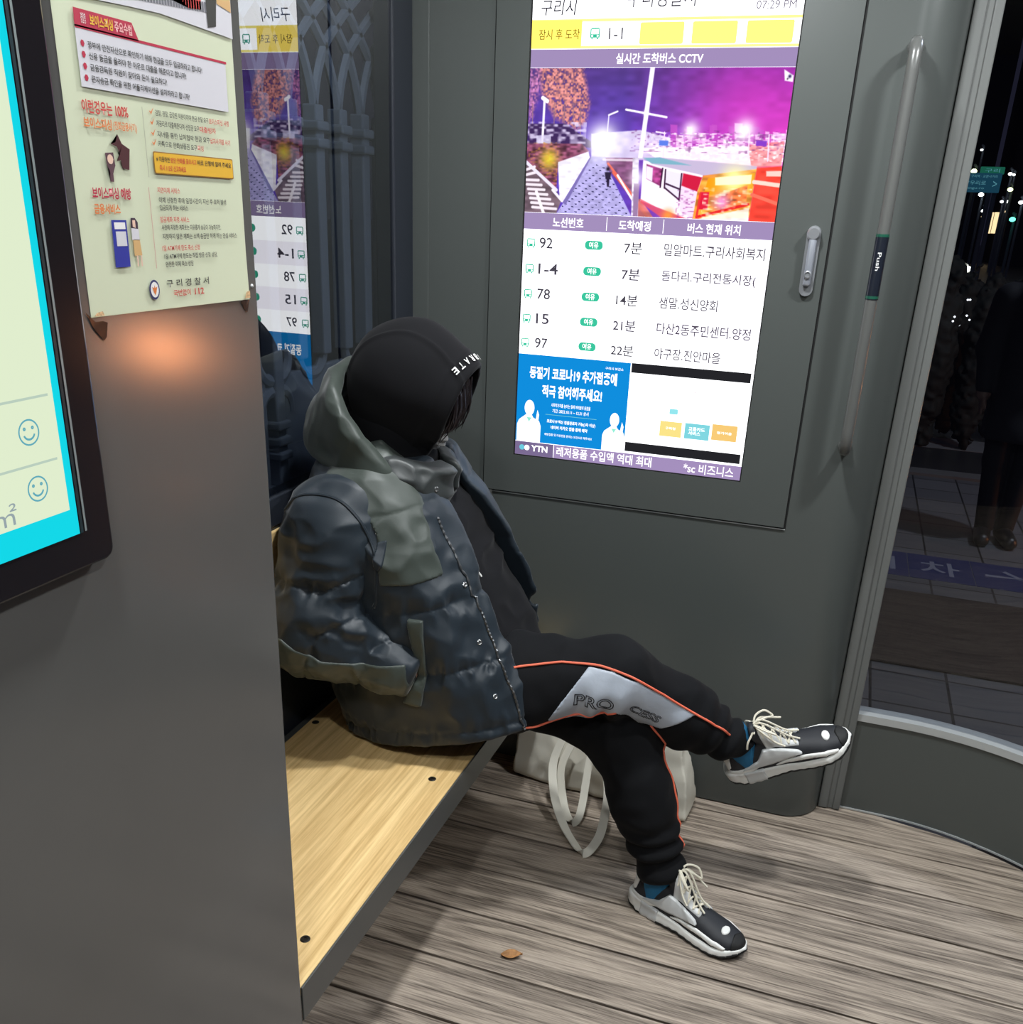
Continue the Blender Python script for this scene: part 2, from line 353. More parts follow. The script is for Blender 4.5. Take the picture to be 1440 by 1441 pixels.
# ---------------------------------------------------------------- materials of the shelter
GREY = mat('satin_grey_paint', rgb(80, 84, 82), .30, spec=.5)
KGREY = mat('kiosk_grey_paint', rgb(92, 91, 89), .17, spec=.7, noise=(3, .94))
DARK = mat('dark_navy_paint', rgb(38, 42, 50), .4)
BLACK = mat('black_gap', (.004, .004, .004), .8)
FRAME = mat('bench_frame_grey', rgb(78, 79, 77), .35, spec=.5)
ALU = mat('brushed_aluminium', rgb(190, 194, 194), .35, metal=.3, bump=(400, .1, (1, 1, 8), .0005))
BULB = emis('downlight_glow', (.95, .985, 1), 14)
def woodmat(name, c0, c1, sc, ax, rough, bumpd, det=(1, 1)):
    m = bpy.data.materials.new(name); m.use_nodes = True; nt = m.node_tree; L = nt.links; b = nt.nodes['Principled BSDF']; N = nt.nodes.new
    tc = N('ShaderNodeTexCoord'); mp = N('ShaderNodeMapping'); st = [1, 1, 1]; st[ax] = .06; mp.inputs['Scale'].default_value = st; L.new(tc.outputs['Object'], mp.inputs[0])
    n0 = N('ShaderNodeTexNoise'); n0.inputs['Scale'].default_value = sc*.25; n0.inputs['Detail'].default_value = 3; n0.inputs['Distortion'].default_value = .6; L.new(mp.outputs[0], n0.inputs[0])
    mu = N('ShaderNodeMath'); mu.operation = 'MULTIPLY'; mu.inputs[1].default_value = 26*det[0]; L.new(n0.outputs[0], mu.inputs[0])
    fr = N('ShaderNodeMath'); fr.operation = 'SINE'; L.new(mu.outputs[0], fr.inputs[0])
    n1 = N('ShaderNodeTexNoise'); n1.inputs['Scale'].default_value = sc*3; n1.inputs['Detail'].default_value = 6; n1.inputs['Roughness'].default_value = .7
    mp2 = N('ShaderNodeMapping'); st2 = [1, 1, 1]; st2[ax] = .03; mp2.inputs['Scale'].default_value = st2; L.new(tc.outputs['Object'], mp2.inputs[0]); L.new(mp2.outputs[0], n1.inputs[0])
    a = N('ShaderNodeMath'); a.operation = 'MULTIPLY_ADD'; a.inputs[1].default_value = .16*det[1]; L.new(fr.outputs[0], a.inputs[0]); L.new(n1.outputs[0], a.inputs[2])
    r = N('ShaderNodeValToRGB'); r.color_ramp.elements[0].position = .28; r.color_ramp.elements[0].color = (*c0, 1); r.color_ramp.elements[1].position = .68; r.color_ramp.elements[1].color = (*c1, 1)
    L.new(a.outputs[0], r.inputs[0]); L.new(r.outputs[0], b.inputs['Base Color']); b.inputs['Roughness'].default_value = rough; b.inputs['Specular IOR Level'].default_value = .35
    bp = N('ShaderNodeBump'); bp.inputs['Strength'].default_value = .7; bp.inputs['Distance'].default_value = bumpd; L.new(a.outputs[0], bp.inputs['Height']); L.new(bp.outputs[0], b.inputs['Normal'])
    MATS[name] = m; return m
OAK = woodmat('oak_veneer', rgb(190, 154, 98), rgb(238, 206, 148), 34, 1, .45, .0005, (1.0, .35))
DECK = woodmat('weathered_decking', rgb(74, 64, 56), rgb(188, 173, 157), 78, 0, .5, .0025, (1.0, .6))
GX, WY = -1.144, 2.462
# ---------------------------------------------------------------- plan of the rounded end: straight run, arc, straight side
def arcpath(off=0., y_end=-1.2, n=26):
    P = [(.13, 2.58-off), (.30, 2.58-off)]
    for k in range(1, n+1): t = math.radians(90-90*k/n); P.append((.30+(.72-off)*math.cos(t), 1.86+(.72-off)*math.sin(t)))
    return P+[(1.02-off, y_end)]
def ribbon(path0, path1, z0, z1, name, m, mi=None):
    mb = MB(); n = len(path0); R = []
    for P, z in ((path0, z0), (path0, z1), (path1, z1), (path1, z0)): R.append([mb.bm.verts.new((x, y, z)) for x, y in P])
    for j in range(4):
        for i in range(n-1):
            f = mb.bm.faces.new((R[j][i], R[j][i+1], R[(j+1) % 4][i+1], R[(j+1) % 4][i]))
            if mi: f.material_index = mi[j]
    mb.bm.faces.new([R[j][0] for j in range(4)]); mb.bm.faces.new([R[j][-1] for j in range(3, -1, -1)])
    return mb.build(name, m, smooth=True)
# floor: decking boards with gaps, trimmed to the plan of the shelter
mb = MB(); pitch = .1673; y = 1.575-pitch*17; k = 0
def xend(y): return 1.0 if y < 1.86 else .30+math.sqrt(max(1e-4, .705**2-(y-1.86)**2)) if y < 2.565 else .30
while y < 2.58:
    a, b = y+.0034, min(y+pitch-.0034, 2.575); n = 12
    mb.prism([(-1.135, a)]+[(xend(a+(b-a)*i/n), a+(b-a)*i/n) for i in range(n+1)]+[(-1.135, b)], -.025, -.0002*((k*37) % 4))
    y += pitch; k += 1
fl = struct(mb.build('floor', DECK))
struct(MB().box((-1.3, -1.3, -.12), (1.02, 2.56, -.028)).build('trim_1', BLACK))
struct(MB().box((-1.35, -1.4, 2.5), (1.15, 2.8, 2.56)).build('ceiling', mat('ceiling_panel', rgb(150, 150, 148), .5)))
# wall_back: cabinet wall with rounded right-hand end
P = [(GX-.02, WY), (.02, WY)]+[(.02+.11*math.sin(math.radians(t)), 2.572-.11*math.cos(math.radians(t))) for t in range(6, 91, 6)]+[(.13, 2.72), (GX-.02, 2.72)]
w = struct(MB().prism(P, .004, 2.5).build('wall_back', GREY, smooth=True))
struct(MB().box((GX, WY-.004, .004), (-1.097, WY, 2.5), .0015).build('trim_2', GREY))
# wall_left: dark lower panel, sill rail, corner post; glass above
struct(MB().box((GX-.05, .9, 0), (GX, 2.46, .93)).build('wall_left', DARK))
struct(MB().box((GX-.045, .9, .932), (GX+.004, 2.344, .998), .003).box((GX-.045, .9, 2.38), (GX+.004, 2.344, 2.5), .003).box((GX-.05, 2.346, .932), (GX+.003, 2.459, 2.5), .004).build('trim_3', DARK))
LG = glassmat('reflective_window_glass', .34, (.72, .77, .84), .7); CLEAR = glassmat('clear_glass_face', 0., (.97, .98, .98), .02)
mb = MB().box((GX-.012, .9, .99), (GX-.004, 2.35, 2.385))
mb.bm.faces.ensure_lookup_table()
for f in mb.bm.faces: f.normal_update(); f.material_index = 0 if f.normal.x > .9 else 1
wl = struct(mb.build('window_1', [LG, CLEAR], fix=False))
# right-hand end: kick panel, rail, curved glass, mullion
struct(ribbon(arcpath(0), arcpath(-.045), 0.0, .296, 'wall_right', GREY))
struct(ribbon(arcpath(.006), arcpath(-.05), .297, .319, 'trim_4', ALU))
struct(ribbon(arcpath(.004), arcpath(.0005), 0.001, .006, 'trim_5', ALU))
RG = glassmat('curved_window_glass', .045, (.80, .82, .86), .5)
struct(ribbon(arcpath(-.018), arcpath(-.026), .315, 2.42, 'window_2', [RG, CLEAR], (0, 1, 1, 1)))
struct(ribbon(arcpath(.0), arcpath(-.045), 2.40, 2.498, 'trim_6', GREY))
struct(MB().box((.131, 2.553, .003), (.157, 2.62, 2.499), .003).box((.157, 2.561, .003), (.172, 2.62, 2.499)).box((.172, 2.556, .003), (.192, 2.62, 2.499), .003).build('trim_7', mat('mullion_grey', rgb(104, 106, 104), .4)))
# ceiling downlights
for i, (x, y) in enumerate(DOWN):
    t = thing('ceiling_downlight', ('round downlight in the ceiling over the seated person', 'round downlight in the ceiling by the curved glass', 'round downlight in the ceiling beside the kiosk', 'round downlight in the ceiling in the open front corner')[i], 'ceiling light', (x, y, 2.5), group='ceiling downlights')
    r = MB(); r.tube([(.105*math.cos(a*math.pi/16), .105*math.sin(a*math.pi/16), -.006) for a in range(32)], .008, 8, closed=True); r.build('trim_ring', ALU, t, True)
    MB().lathe([(.10, -.003), (.10, -.001)], n=32).build('diffuser', BULB, t)
# ---------------------------------------------------------------- bench
b = thing('bench', 'oak-topped bench on a dark grey steel frame along the glass wall', 'bench', (-.91, 1.74, 0))
o = MB(); o.box((GX+.006, 1.02, .343), (-.692, 1.045, .405)).box((GX+.006, 2.43, .343), (-.692, 2.456, .405)).box((-.6788, 1.02, .343), (-.675, 2.456, .4125), .001).box((GX+.006, 1.02, .343), (GX+.03, 2.456, .405))
for yy in (1.5, 1.98): o.box((GX+.02, yy-.02, .345), (-.69, yy+.02, .394))
keep(o.build('frame', FRAME), b)
keep(MB().box((GX+.03, 1.02, .394), (-.679, 2.456, .4132), .0008).build('seat_board', OAK), b)
keep(MB().box((GX+.0005, 1.02, .70), (GX+.0095, 2.344, .925), .002).build('back_board', OAK), b)
for q in ((-1.097, 1.787), (-.729, 1.667), (-.729, 2.28), (-1.097, 1.12), (-.729, 1.12)):
    s = MB().lathe([(.009, 0), (.009, .0008), (.0075, .002), (.003, .0022), (.003, .0008)], (q[0], q[1], .4132), 16); keep(s.build('screw', mat('dark_screw', rgb(45, 42, 38), .4, .6)), b)
for yy in (1.12, 2.36):
    keep(MB().box((-1.10, yy-.02, .0), (-1.05, yy+.02, .345)).build('leg', FRAME), b)
# ---------------------------------------------------------------- pole handle on the wall by the glass
g = thing('grab_handle', 'tall grey vertical grab bar with a dark sticker on the rounded wall edge', 'handle', (.028, WY, 1.53))
pth = [(.028, WY-.002, 1.945), (.028, 2.42, 1.955), (.028, 2.402, 1.947), (.028, 2.393, 1.93), (.028, 2.392, 1.90), (.028, 2.392, 1.5), (.028, 2.392, 1.14), (.028, 2.393, 1.115), (.028, 2.402, 1.10), (.028, 2.42, 1.093), (.028, WY-.002, 1.097)]
keep(MB().tube(pth, .0135, 16).build('bar', mat('handle_grey', rgb(92, 93, 91), .3, spec=.6), smooth=True), g)
for z in (1.95, 1.095): keep(MB().lathe([(.017, 0), (.017, .004), (.014, .008)], n=18, M=Matrix.Translation((.028, WY, z))@Matrix.Rotation(math.pi/2, 4, 'X')).build('mounting_flange', MATS['handle_grey']), g)
st = keep(MB().tube([(.028, 2.392, 1.445), (.028, 2.392, 1.583)], .0142, 20, cap=False).build('sticker', mat('sticker_navy', rgb(30, 34, 44), .25), smooth=True), g)
for z in (1.447, 1.577): s = MB().tube([(.028, 2.392, z), (.028, 2.392, z+.006)], .0144, 20, cap=False).build('sticker_band', mat('sticker_green', rgb(30, 84, 66), .3), smooth=True); keep(s, g)
text('Push', 'sticker_lettering', plane_m((.028, 2.3774, 1.545), (0, 0, -1), (1, 0, 0)), 0, -.004, .038, .004, mat('sticker_white', rgb(225, 225, 225), .5), st, .01)
# ---------------------------------------------------------------- fallen leaf, rubber bumper
lf = []; ff = []
for i in range(9):
    t = i/8; wd = .011*math.sin(math.pi*min(1, t*.93+.04))**.8
    for j, s in enumerate((-1, -.5, 0, .5, 1)): lf.append((-.024+.05*t, s*wd, .003+.006*abs(s)+.006*math.sin(t*4)*s*.6+.004*t))
for i in range(8):
    for j in range(4): k = i*5+j; ff.append((k, k+1, k+6, k+5))
l = mesh('fallen_leaf', lf, ff, mat('dry_leaf', rgb(178, 128, 78), .7, noise=(60, .6)), smooth=True); sm = l.modifiers.new('s', 'SOLIDIFY'); sm.thickness = .0006
l.location = (-.512, 1.635, .0005); l.rotation_euler = (0, 0, .35); tag(l, 'small curled brown dry leaf lying on the decking', 'leaf')
# ---------------------------------------------------------------- bus information display in the back wall
def E(r, g, b, s=1.): return emis('screen_%d_%d_%d_%d' % (r, g, b, round(s*10)), tuple(v*s for v in rgb(r, g, b)))
WHITE = E(250, 252, 255, 2.3); TXT = E(78, 74, 86, .9); LAV = E(158, 138, 182, 1.1); WTX = E(255, 255, 255, 1.5); GRN = E(60, 200, 160); TEALW = E(150, 240, 215)
D = thing('information_display', 'tall lit bus arrival screen in a grey cabinet door on the back wall', 'screen', (-.50, WY, .86))
SX0, SZ0, SWd, SHt = -.832, .977, .618, 1.10
mb = framebox(MB(), -.921, -.087, .868, 2.47, SX0-.003, SX0+SWd+.003, SZ0-.003, SZ0+SHt+.003, WY-.007, WY-.0005)
keep(mb.build('cabinet_door', GREY), D)
keep(MB().box((-.925, WY-.0008, .8635), (-.921, WY-.0002, 2.474)).box((-.087, WY-.0012, .8635), (-.0815, WY-.0002, 2.474)).box((-.925, WY-.0008, .8635), (-.083, WY-.0002, .868)).build('door_gap', BLACK), D)
keep(MB().box((-.915, WY-.0035, .861), (-.083, WY-.0006, .8632)).build('door_highlight_strip', ALU), D)  # thin pale strip stands in for the highlight along the door's bottom edge
keep(framebox(MB(), SX0-.003, SX0+SWd+.003, SZ0-.003, SZ0+SHt+.003, SX0, SX0+SWd, SZ0, SZ0+SHt, WY-.005, WY-.0004).build('screen_gasket', BLACK), D)
SM = Matrix(((1, 0, 0, SX0), (0, 0, -1, WY-.0022), (0, 1, 0, SZ0), (0, 0, 0, 1)))
def T(b, n, u0, v0, u1, v1, m, bold=0., z=.0009, **k): return text(b, n, lift(SM, z), u0, v0, u1, v1, m, scr, bold, **k)
def Pn(n, u0, v0, u1, v1, m, z=.0005, r=0.): return panel(n, lift(SM, z), u0, v0, u1, v1, m, scr, r)
scr = keep(MB().box((SX0, WY-.0022, SZ0), (SX0+SWd, WY-.0012, SZ0+SHt)).build('screen', WHITE), D)
T('구리시', 'screen_lettering', .021, 1.046, .108, 1.078, E(50, 48, 60), .006, shear=.15)
T('우리경찰서', 'screen_lettering', .227, 1.058, .382, 1.098, TXT)
T('07:29 PM', 'screen_lettering', .517, 1.050, .602, 1.066, E(120, 112, 130), 0)
Pn('yellow_banner', 0, .978, .618, 1.038, E(253, 240, 130, 1.7)); Pn('yellow_label', 0, .980, .122, 1.036, E(255, 226, 96, 1.7), .0006)
Pn('white_strip', .123, .9835, .618, 1.032, WHITE, .0007)
T('잠시 후 도착', 'screen_lettering', .018, .997, .118, 1.018, E(120, 96, 30, .8), .004)
for u0, u1 in ((.261, .362), (.381, .481), (.502, .603)): Pn('yellow_slot', u0, .985, u1, 1.029, E(255, 236, 112, 1.7), .0009, .004)
T('1-1', 'screen_lettering', .188, .996, .221, 1.019, TXT)
def busicon(u, v, s=.022, dim=1):
    mb = MB(); Mx = lift(SM, .001)
    def q(a, b, c, d): mb.bm.faces.new([mb.bm.verts.new(Mx@Vector((u+x*s, v+y*s, 0))) for x, y in ((a, b), (c, b), (c, d), (a, d))])
    q(-.5, -.36, .5, -.05); q(-.5, -.05, -.38, .42); q(.38, -.05, .5, .42); q(-.42, .38, .42, .5); q(-.38, -.52, -.2, -.38); q(.2, -.52, .38, -.38)
    o = mb.build('bus_icon', GRN, scr, fix=False)
    mb = MB(); q(-.36, -.27, -.2, -.13); q(.2, -.27, .36, -.13); mb.build('bus_icon_lamp', WHITE, scr, fix=False).location = (0, -.0004, 0)
busicon(.155, 1.008, .023)
Pn('title_bar', 0, .939, .618, .977, LAV); T('실시간 도착버스 CCTV', 'screen_lettering', .209, .946, .412, .968, WTX, .02)
Pn('table_header', 0, .581, .618, .620, LAV)
for a, u0, u1 in (('노선번호', .076, .156), ('도착예정', .246, .326), ('버스 현재 위치', .416, .542)): T(a, 'screen_lettering', u0, .588, u1, .611, WTX, .02)
for u in (.2155, .357): Pn('header_divider', u-.0008, .585, u+.0008, .616, WTX, .0008)
rows = (('92', '7분', '밀알마트.구리사회복지', .264, .606), ('1-4', '7분', '돌다리.구리전통시장(', .263, .593), ('78', '14분', '샘말.성신양회', .254, .509), ('15', '21분', '다산2동주민센터.양정', .251, .597), ('97', '22분', '야구장.진안마을', .250, .531))
for i, (n, mi, ds, mu, du) in enumerate(rows):
    v = .549-.0617*i; busicon(.020-.0012*i+.001, v-.001)
    T(n, 'screen_lettering', .0435, v-.0125, .0435+.0175*len(n), v+.0135, TXT, .012)
    Pn('seat_badge', .163, v-.0095, .2095, v+.0115, GRN, .0008, .0095); T('여유', 'screen_lettering', .174, v-.006, .198, v+.009, WTX, .02, .0012)
    T(mi, 'screen_lettering', mu, v-.0145, .3095, v+.0125, TXT, .012); T(ds, 'screen_lettering', .364, v-.0145, du, v+.0135, E(92, 84, 100, .9), .012)
    if i % 2: Pn('row_tint', .0, v-.031, .618, v+.031, E(244, 242, 252, 2.1), .0003)
# blue campaign advert
BL = E(16, 142, 222); Pn('blue_advert', .0, .038, .306, .272, BL)
T('동절기 코로나19 추가접종에', 'screen_lettering', .033, .210, .273, .242, WTX, .03); T('적극 참여해주세요!', 'screen_lettering', .070, .163, .236, .196, WTX, .03)
T('사회적가치를 높이는 일에 여러분의 동참을', 'screen_lettering', .098, .139, .207, .149, WTX, .01); T('기간: 2022.10.11 ~ 12.31 상시', 'screen_lettering', .102, .124, .203, .134, WTX, .01)
Pn('advert_rule', .083, .117, .226, .1178, TEALW, .0008)
T('코로나19 백신 접종완료자 가능(3차 이상)', 'screen_lettering', .088, .094, .224, .105, WTX, .02); T('네이버 카카오 앱을 통해 예약', 'screen_lettering', .100, .079, .203, .089, WTX, .02)
T('예방접종 및 이상반응 문의는 보건소로 해주세요', 'screen_lettering', .083, .060, .217, .067, WTX, .005); T('구리시 보건소', 'screen_lettering', .240, .250, .288, .257, WTX, .01)
def medic(u, v, s, hand):
    h = [(u+.014*s*math.cos(a*.3), v+.092*s+.021*s*math.sin(a*.3)) for a in range(21)]; poly('advert_person', lift(SM, .0009), h, WTX, scr)
    b = [(-.034, 0), (.034, 0), (.034, .045), (.029, .058), (.012, .066), (.006, .076), (-.006, .076), (-.012, .066), (-.029, .058), (-.034, .045)]
    poly('advert_person_coat', lift(SM, .0008), [(u+x*s, v+y*s) for x, y in b], E(250, 252, 255, 1.3), scr)
    poly('advert_person_collar', lift(SM, .001), [(u-.007*s, .066*s+v), (u+.007*s, .066*s+v), (u, v+.054*s)], TEALW, scr)
    poly('advert_person_hand', lift(SM, .0009), [(u+hand*.019*s-.004, v+.03*s), (u+hand*.019*s+.005, v+.03*s), (u+hand*.024*s+.004, v+.075*s), (u+hand*.024*s-.001, v+.088*s), (u+hand*.024*s-.003, v+.07*s)], WTX, scr)
medic(.037, .0385, 1.0, 1); medic(.275, .0385, .9, 1)
for v0, v1 in ((.248, .2725), (.0425, .0675)): Pn('black_letterbox', .3085, v0, .612, v1, E(38, 38, 42))
Pn('service_tile', .397, .0935, .454, .133, E(255, 232, 140, .98), .0008); Pn('service_tile', .462, .0935, .526, .134, E(130, 216, 226), .0008); Pn('service_tile', .532, .0975, .596, .1385, E(250, 205, 120), .0008)
T('구독형', 'screen_lettering', .412, .112, .438, .119, WTX, .02, .0012); T('교통카드\n서비스', 'screen_lettering', .472, .104, .514, .125, WTX, .02, .0012); T('정기이용', 'screen_lettering', .545, .114, .583, .121, WTX, .02, .0012)
T('서비스', 'screen_lettering', .474, .206, .516, .218, E(214, 192, 200, 1.0), 0); Pn('service_dot', .418, .152, .440, .166, E(150, 232, 240), .0008, .003)
Pn('news_ticker', 0, .0, .618, .0368, LAV); Pn('ticker_label', 0, .0005, .111, .0365, E(124, 108, 148), .0007); Pn('ticker_divider', .1105, .001, .1122, .0365, WTX, .0009)
for u, c in ((.020, E(110, 205, 225)), (.0345, WTX)): poly('ticker_dot', lift(SM, .001), [(u+.0075*math.cos(a*.31), .0205+.0075*math.sin(a*.31)) for a in range(20)], c, scr)
T('YTN', 'screen_lettering', .047, .012, .094, .029, WTX, .03); T('레저용품 수입액 역대 최대', 'screen_lettering', .120, .006, .384, .033, WTX, .015); T('*sc 비즈니스', 'screen_lettering', .470, .004, .600, .031, WTX, .01)
# the camera picture on the screen: painted on a fine grid, self-lit
def cctv():
    nx, ny = 420, 214; A, B = np.meshgrid((np.arange(nx)+.5)/nx, (np.arange(ny)+.5)/ny); C = np.zeros((ny, nx, 3)); P3 = np.stack([A, B, A*0], -1)
    def crop(x, y):      # picture coordinates from a slanted frame
        b = (y-26)/(758+(x/1400)*34-26); l = 45-30*b; r = 1412-104*b; return ((x-l)/(r-l), b)
    def mix(mask, col, al=1.): C[:] = C*(1-(mask*al)[..., None])+np.array(col)*(mask*al)[..., None]
    def pg(pts, col, al=1., nz=0., sc=40, soft=.004):
        d = poly2(A, B*.51, [(crop(*p)[0], crop(*p)[1]*.51) for p in pts]); m = np.clip(.5-d/soft, 0, 1); c = np.array(col, float)
        if nz: mix3(m*al, c[None, None]*(1+nz*vnoise(P3, sc, len(pts))[..., None]))
        else: mix(m, col, al)
    def mix3(m, col): C[:] = C*(1-m[..., None])+col*m[..., None]
    def glow(p, r, col, al=1.):
        a, b = crop(*p); mix(np.clip(np.exp(-(((A-a)**2+((B-b)*.51)**2)/r**2)), 0, 1), col, al)
    def line(p, q, w, col, al=1.):
        (a, b), (c, d) = crop(*p), crop(*q); ex, ey = c-a, (d-b)*.51; h = np.clip(((A-a)*ex+(B-b)*.51*ey)/(ex*ex+ey*ey), 0, 1); dd = np.hypot(A-a-h*ex, (B-b)*.51-h*ey); mix(np.clip(.5+(w-dd)/.003, 0, 1), col, al)
    t = np.clip(B/.5, 0, 1)[..., None]; s = np.clip((A-.38)/.62, 0, 1)[..., None]
    top = np.array([82, 58, 130])*(1-s)+np.array([134, 46, 150])*s; bot = np.array([90, 62, 178])*(1-s)+np.array([226, 70, 196])*s; C[:] = (top*(1-t)+bot*t)*(1+.10*vnoise(P3, 30, 2)[..., None])
    glow((1180, 250), .20, (214, 60, 190), .6)
    tw = vnoise(P3*V(1, .5, 1), 170, 3)+.5*vnoise(P3, 70, 4)+.25
    for pts, c in (([(40, 20), (110, 20), (100, 120), (60, 260), (35, 300)], (150, 96, 140)), ([(100, 20), (335, 22), (372, 200), (350, 290), (300, 330), (180, 270), (110, 150)], (168, 108, 106))):
        d = poly2(A, B*.51, [(crop(*p)[0], crop(*p)[1]*.51) for p in pts]); mix3(np.clip(.5-d/.02, 0, 1)*np.clip(.75+.8*tw, 0, 1), np.array(c, float)*(1+.35*tw[..., None]))
    for x in (55, 175, 230, 280, 320): line((x, 410), (x+4, 200), .0015, (150, 110, 120))
    nzb = np.clip(vnoise(P3, 60, 6)+.3, 0, 1); pg([(35, 300), (240, 300), (380, 390), (380, 420), (30, 420)], (60, 40, 86)); mix(nzb*(B > .36)*(B < .53)*(A < .24), (226, 214, 244), .8)
    line((125, 180), (112, 400), .0045, (246, 240, 255)); line((115, 172), (140, 188), .007, (255, 250, 255)); pg([(80, 360), (160, 355), (160, 420), (80, 420)], (214, 206, 236), .8)
    pg([(380, 350), (640, 330), (840, 380), (840, 480), (380, 480)], (250, 244, 255), .75, .1)
    rng = np.random.RandomState(5)
    for i in range(34):     # skyline
        x = 800+i*17+rng.randint(-8, 8); h = rng.randint(50, 140)*(1 if x < 1250 else .8); w = rng.randint(20, 48); c = np.array((244, 190, 238)) if rng.rand() < .6 else np.array((190, 80, 190))
        pg([(x, 430), (x, 430-h), (x+w, 432-h), (x+w, 430)], c, .8); 
        for k in range(3): line((x+4, 425-h*.3*k), (x+w-4, 425-h*.3*k), .0016, (255, 240, 255) if rng.rand() < .6 else (150, 40, 150), .8)
    pg([(640, 420), (1360, 400), (1345, 500), (1220, 510), (740, 480)], (255, 236, 250), .93, .05, 60); pg([(1180, 400), (1360, 380), (1340, 520), (1200, 520)], (255, 120, 120), .7, .3, 60)
    mix(np.clip(vnoise(P3, 90, 9), 0, 1)*(B > .42)*(B < .6)*(A > .5), (255, 255, 255), .9); mix(np.clip(vnoise(P3, 80, 19)-.2, 0, 1)*(B > .40)*(B < .55)*(A > .42), (110, 50, 120), .9)
    glow((1168, 328), .035, (255, 250, 255)); glow((900, 330), .03, (255, 245, 255), .9)
    for x, y in ((1190, 330), (1285, 350), (765, 340)): line((x, y), (x-8, 480), .002, (250, 220, 250))
    line((722, 338), (768, 346), .0025, (245, 230, 250)); pg([(738, 380), (785, 382), (782, 408), (736, 406)], (90, 120, 220)); pg([(1222, 378), (1275, 380), (1272, 408), (1220, 404)], (130, 60, 190))
    # ground
    pg([(440, 470), (610, 470), (600, 600), (600, 690), (470, 530)], (128, 80, 120), 1, .2, 60); pg([(380, 465), (455, 465), (470, 530), (600, 790), (190, 765), (300, 600)], (176, 168, 222), 1, .10, 60)
    br = (np.sin(B*170+3*A)*np.sin(A*150-60*B) > .72)*(B > .62); d = poly2(A, B*.51, [(crop(*p)[0], crop(*p)[1]*.51) for p in [(390, 500), (455, 500), (590, 780), (195, 760)]]); mix(br*(d < 0), (58, 56, 96), .85)
    line((470, 500), (620, 690), .004, (232, 108, 90)); line((500, 545), (690, 790), .006, (226, 100, 84)); line((520, 560), (600, 690), .004, (255, 244, 240)); pg([(600, 690), (640, 680), (720, 800), (610, 790)], (240, 130, 120), .9, .3)
    pg([(30, 400), (330, 400), (370, 440), (200, 500), (190, 640), (25, 490)], (120, 66, 92), 1, .5, 70); glow((150, 480), .035, (226, 206, 60), .95); mix(np.clip(vnoise(P3, 100, 12), 0, 1)*(A < .13)*(B > .5)*(B < .8), (210, 150, 60), .6)
    pg([(200, 495), (365, 440), (372, 470), (225, 705), (208, 700)], (244, 238, 252), 1, .12, 50); pg([(225, 705), (372, 470), (380, 470), (240, 720)], (120, 108, 170))
    pg([(20, 490), (190, 640), (215, 700), (190, 765), (10, 765)], (112, 92, 104), 1, .2)
    for k in range(9): line((10+k*6, 540+k*24), (70+k*14, 520+k*27) if k < 2 else (60+k*16, 540+k*25), .005, (232, 222, 232))
    line((22, 495), (190, 640), .006, (226, 220, 240)); line((80, 650), (120, 765), .006, (240, 232, 240)); line((170, 640), (215, 690), .005, (236, 230, 246))
    glow((440, 385), .060, (255, 255, 255)); glow((440, 385), .035, (255, 255, 255)); line((465, 350), (474, 258), .002, (240, 236, 255)); line((474, 256), (520, 238), .003, (245, 240, 255))
    line((445, 480), (610, 482), .004, (250, 240, 250), .7)
    pg([(458, 545), (480, 545), (474, 620), (464, 620)], (40, 30, 56)); glow((469, 528), .008, (30, 24, 40)); pg([(452, 545), (486, 545), (482, 580), (456, 580)], (44, 36, 60))
    # bus
    pg([(655, 480), (960, 545), (950, 600), (900, 795), (640, 690)], (250, 240, 252)); pg([(660, 470), (740, 466), (1225, 505), (1222, 530), (965, 556), (700, 500)], (190, 176, 206)); pg([(655, 470), (740, 466), (900, 505), (700, 498)], (120, 170, 190))
    pg([(860, 545), (955, 565), (930, 640), (850, 610)], (200, 30, 64)); pg([(672, 500), (755, 525), (745, 615), (668, 575)], (150, 60, 120), 1, .4, 60); pg([(672, 510), (705, 520), (700, 590), (668, 572)], (232, 224, 244)); pg([(775, 530), (850, 548), (840, 680), (765, 620)], (228, 222, 240))
    for a_, b_ in (((770, 528), (763, 622)), ((852, 548), (838, 680)), ((766, 622), (838, 682)), ((772, 600), (843, 628)), ((755, 522), (742, 618))): line(a_, b_, .003, (60, 30, 60))
    pg([(640, 680), (720, 720), (905, 790), (780, 800), (640, 700)], (226, 80, 96), .8); glow((780, 765), .025, (240, 150, 60), .9); pg([(850, 610), (930, 640), (905, 780), (840, 740)], (240, 214, 240)); mix(np.clip(vnoise(P3, 100, 22), 0, 1)*(A > .62)*(A < .69)*(B > .8), (150, 60, 140), .8)
    pg([(960, 556), (1225, 520), (1205, 640), (1185, 770), (905, 780), (930, 640)], (244, 150, 60), 1, .3, 40); pg([(985, 570), (1215, 540), (1200, 630), (960, 660)], (236, 150, 20)); glow((1115, 578), .05, (255, 250, 170)); pg([(1020, 565), (1200, 548), (1195, 595), (1020, 605)], (255, 252, 210), .9)
    pg([(945, 640), (990, 640), (980, 730), (935, 730)], (214, 30, 60)); pg([(1050, 650), (1180, 600), (1170, 700), (1040, 740)], (236, 110, 60), .9, .5, 50); glow((1050, 690), .03, (236, 150, 220), .9); line((925, 770), (1180, 700), .005, (220, 40, 40)); line((945, 650), (925, 770), .004, (226, 50, 50)); mix(np.clip(vnoise(P3, 70, 33), 0, 1)*(A > .72)*(A < .9)*(B > .78), (255, 246, 220), .8)
    pg([(960, 770), (1185, 720), (1180, 800), (900, 800)], (255, 240, 226), .9, .1)
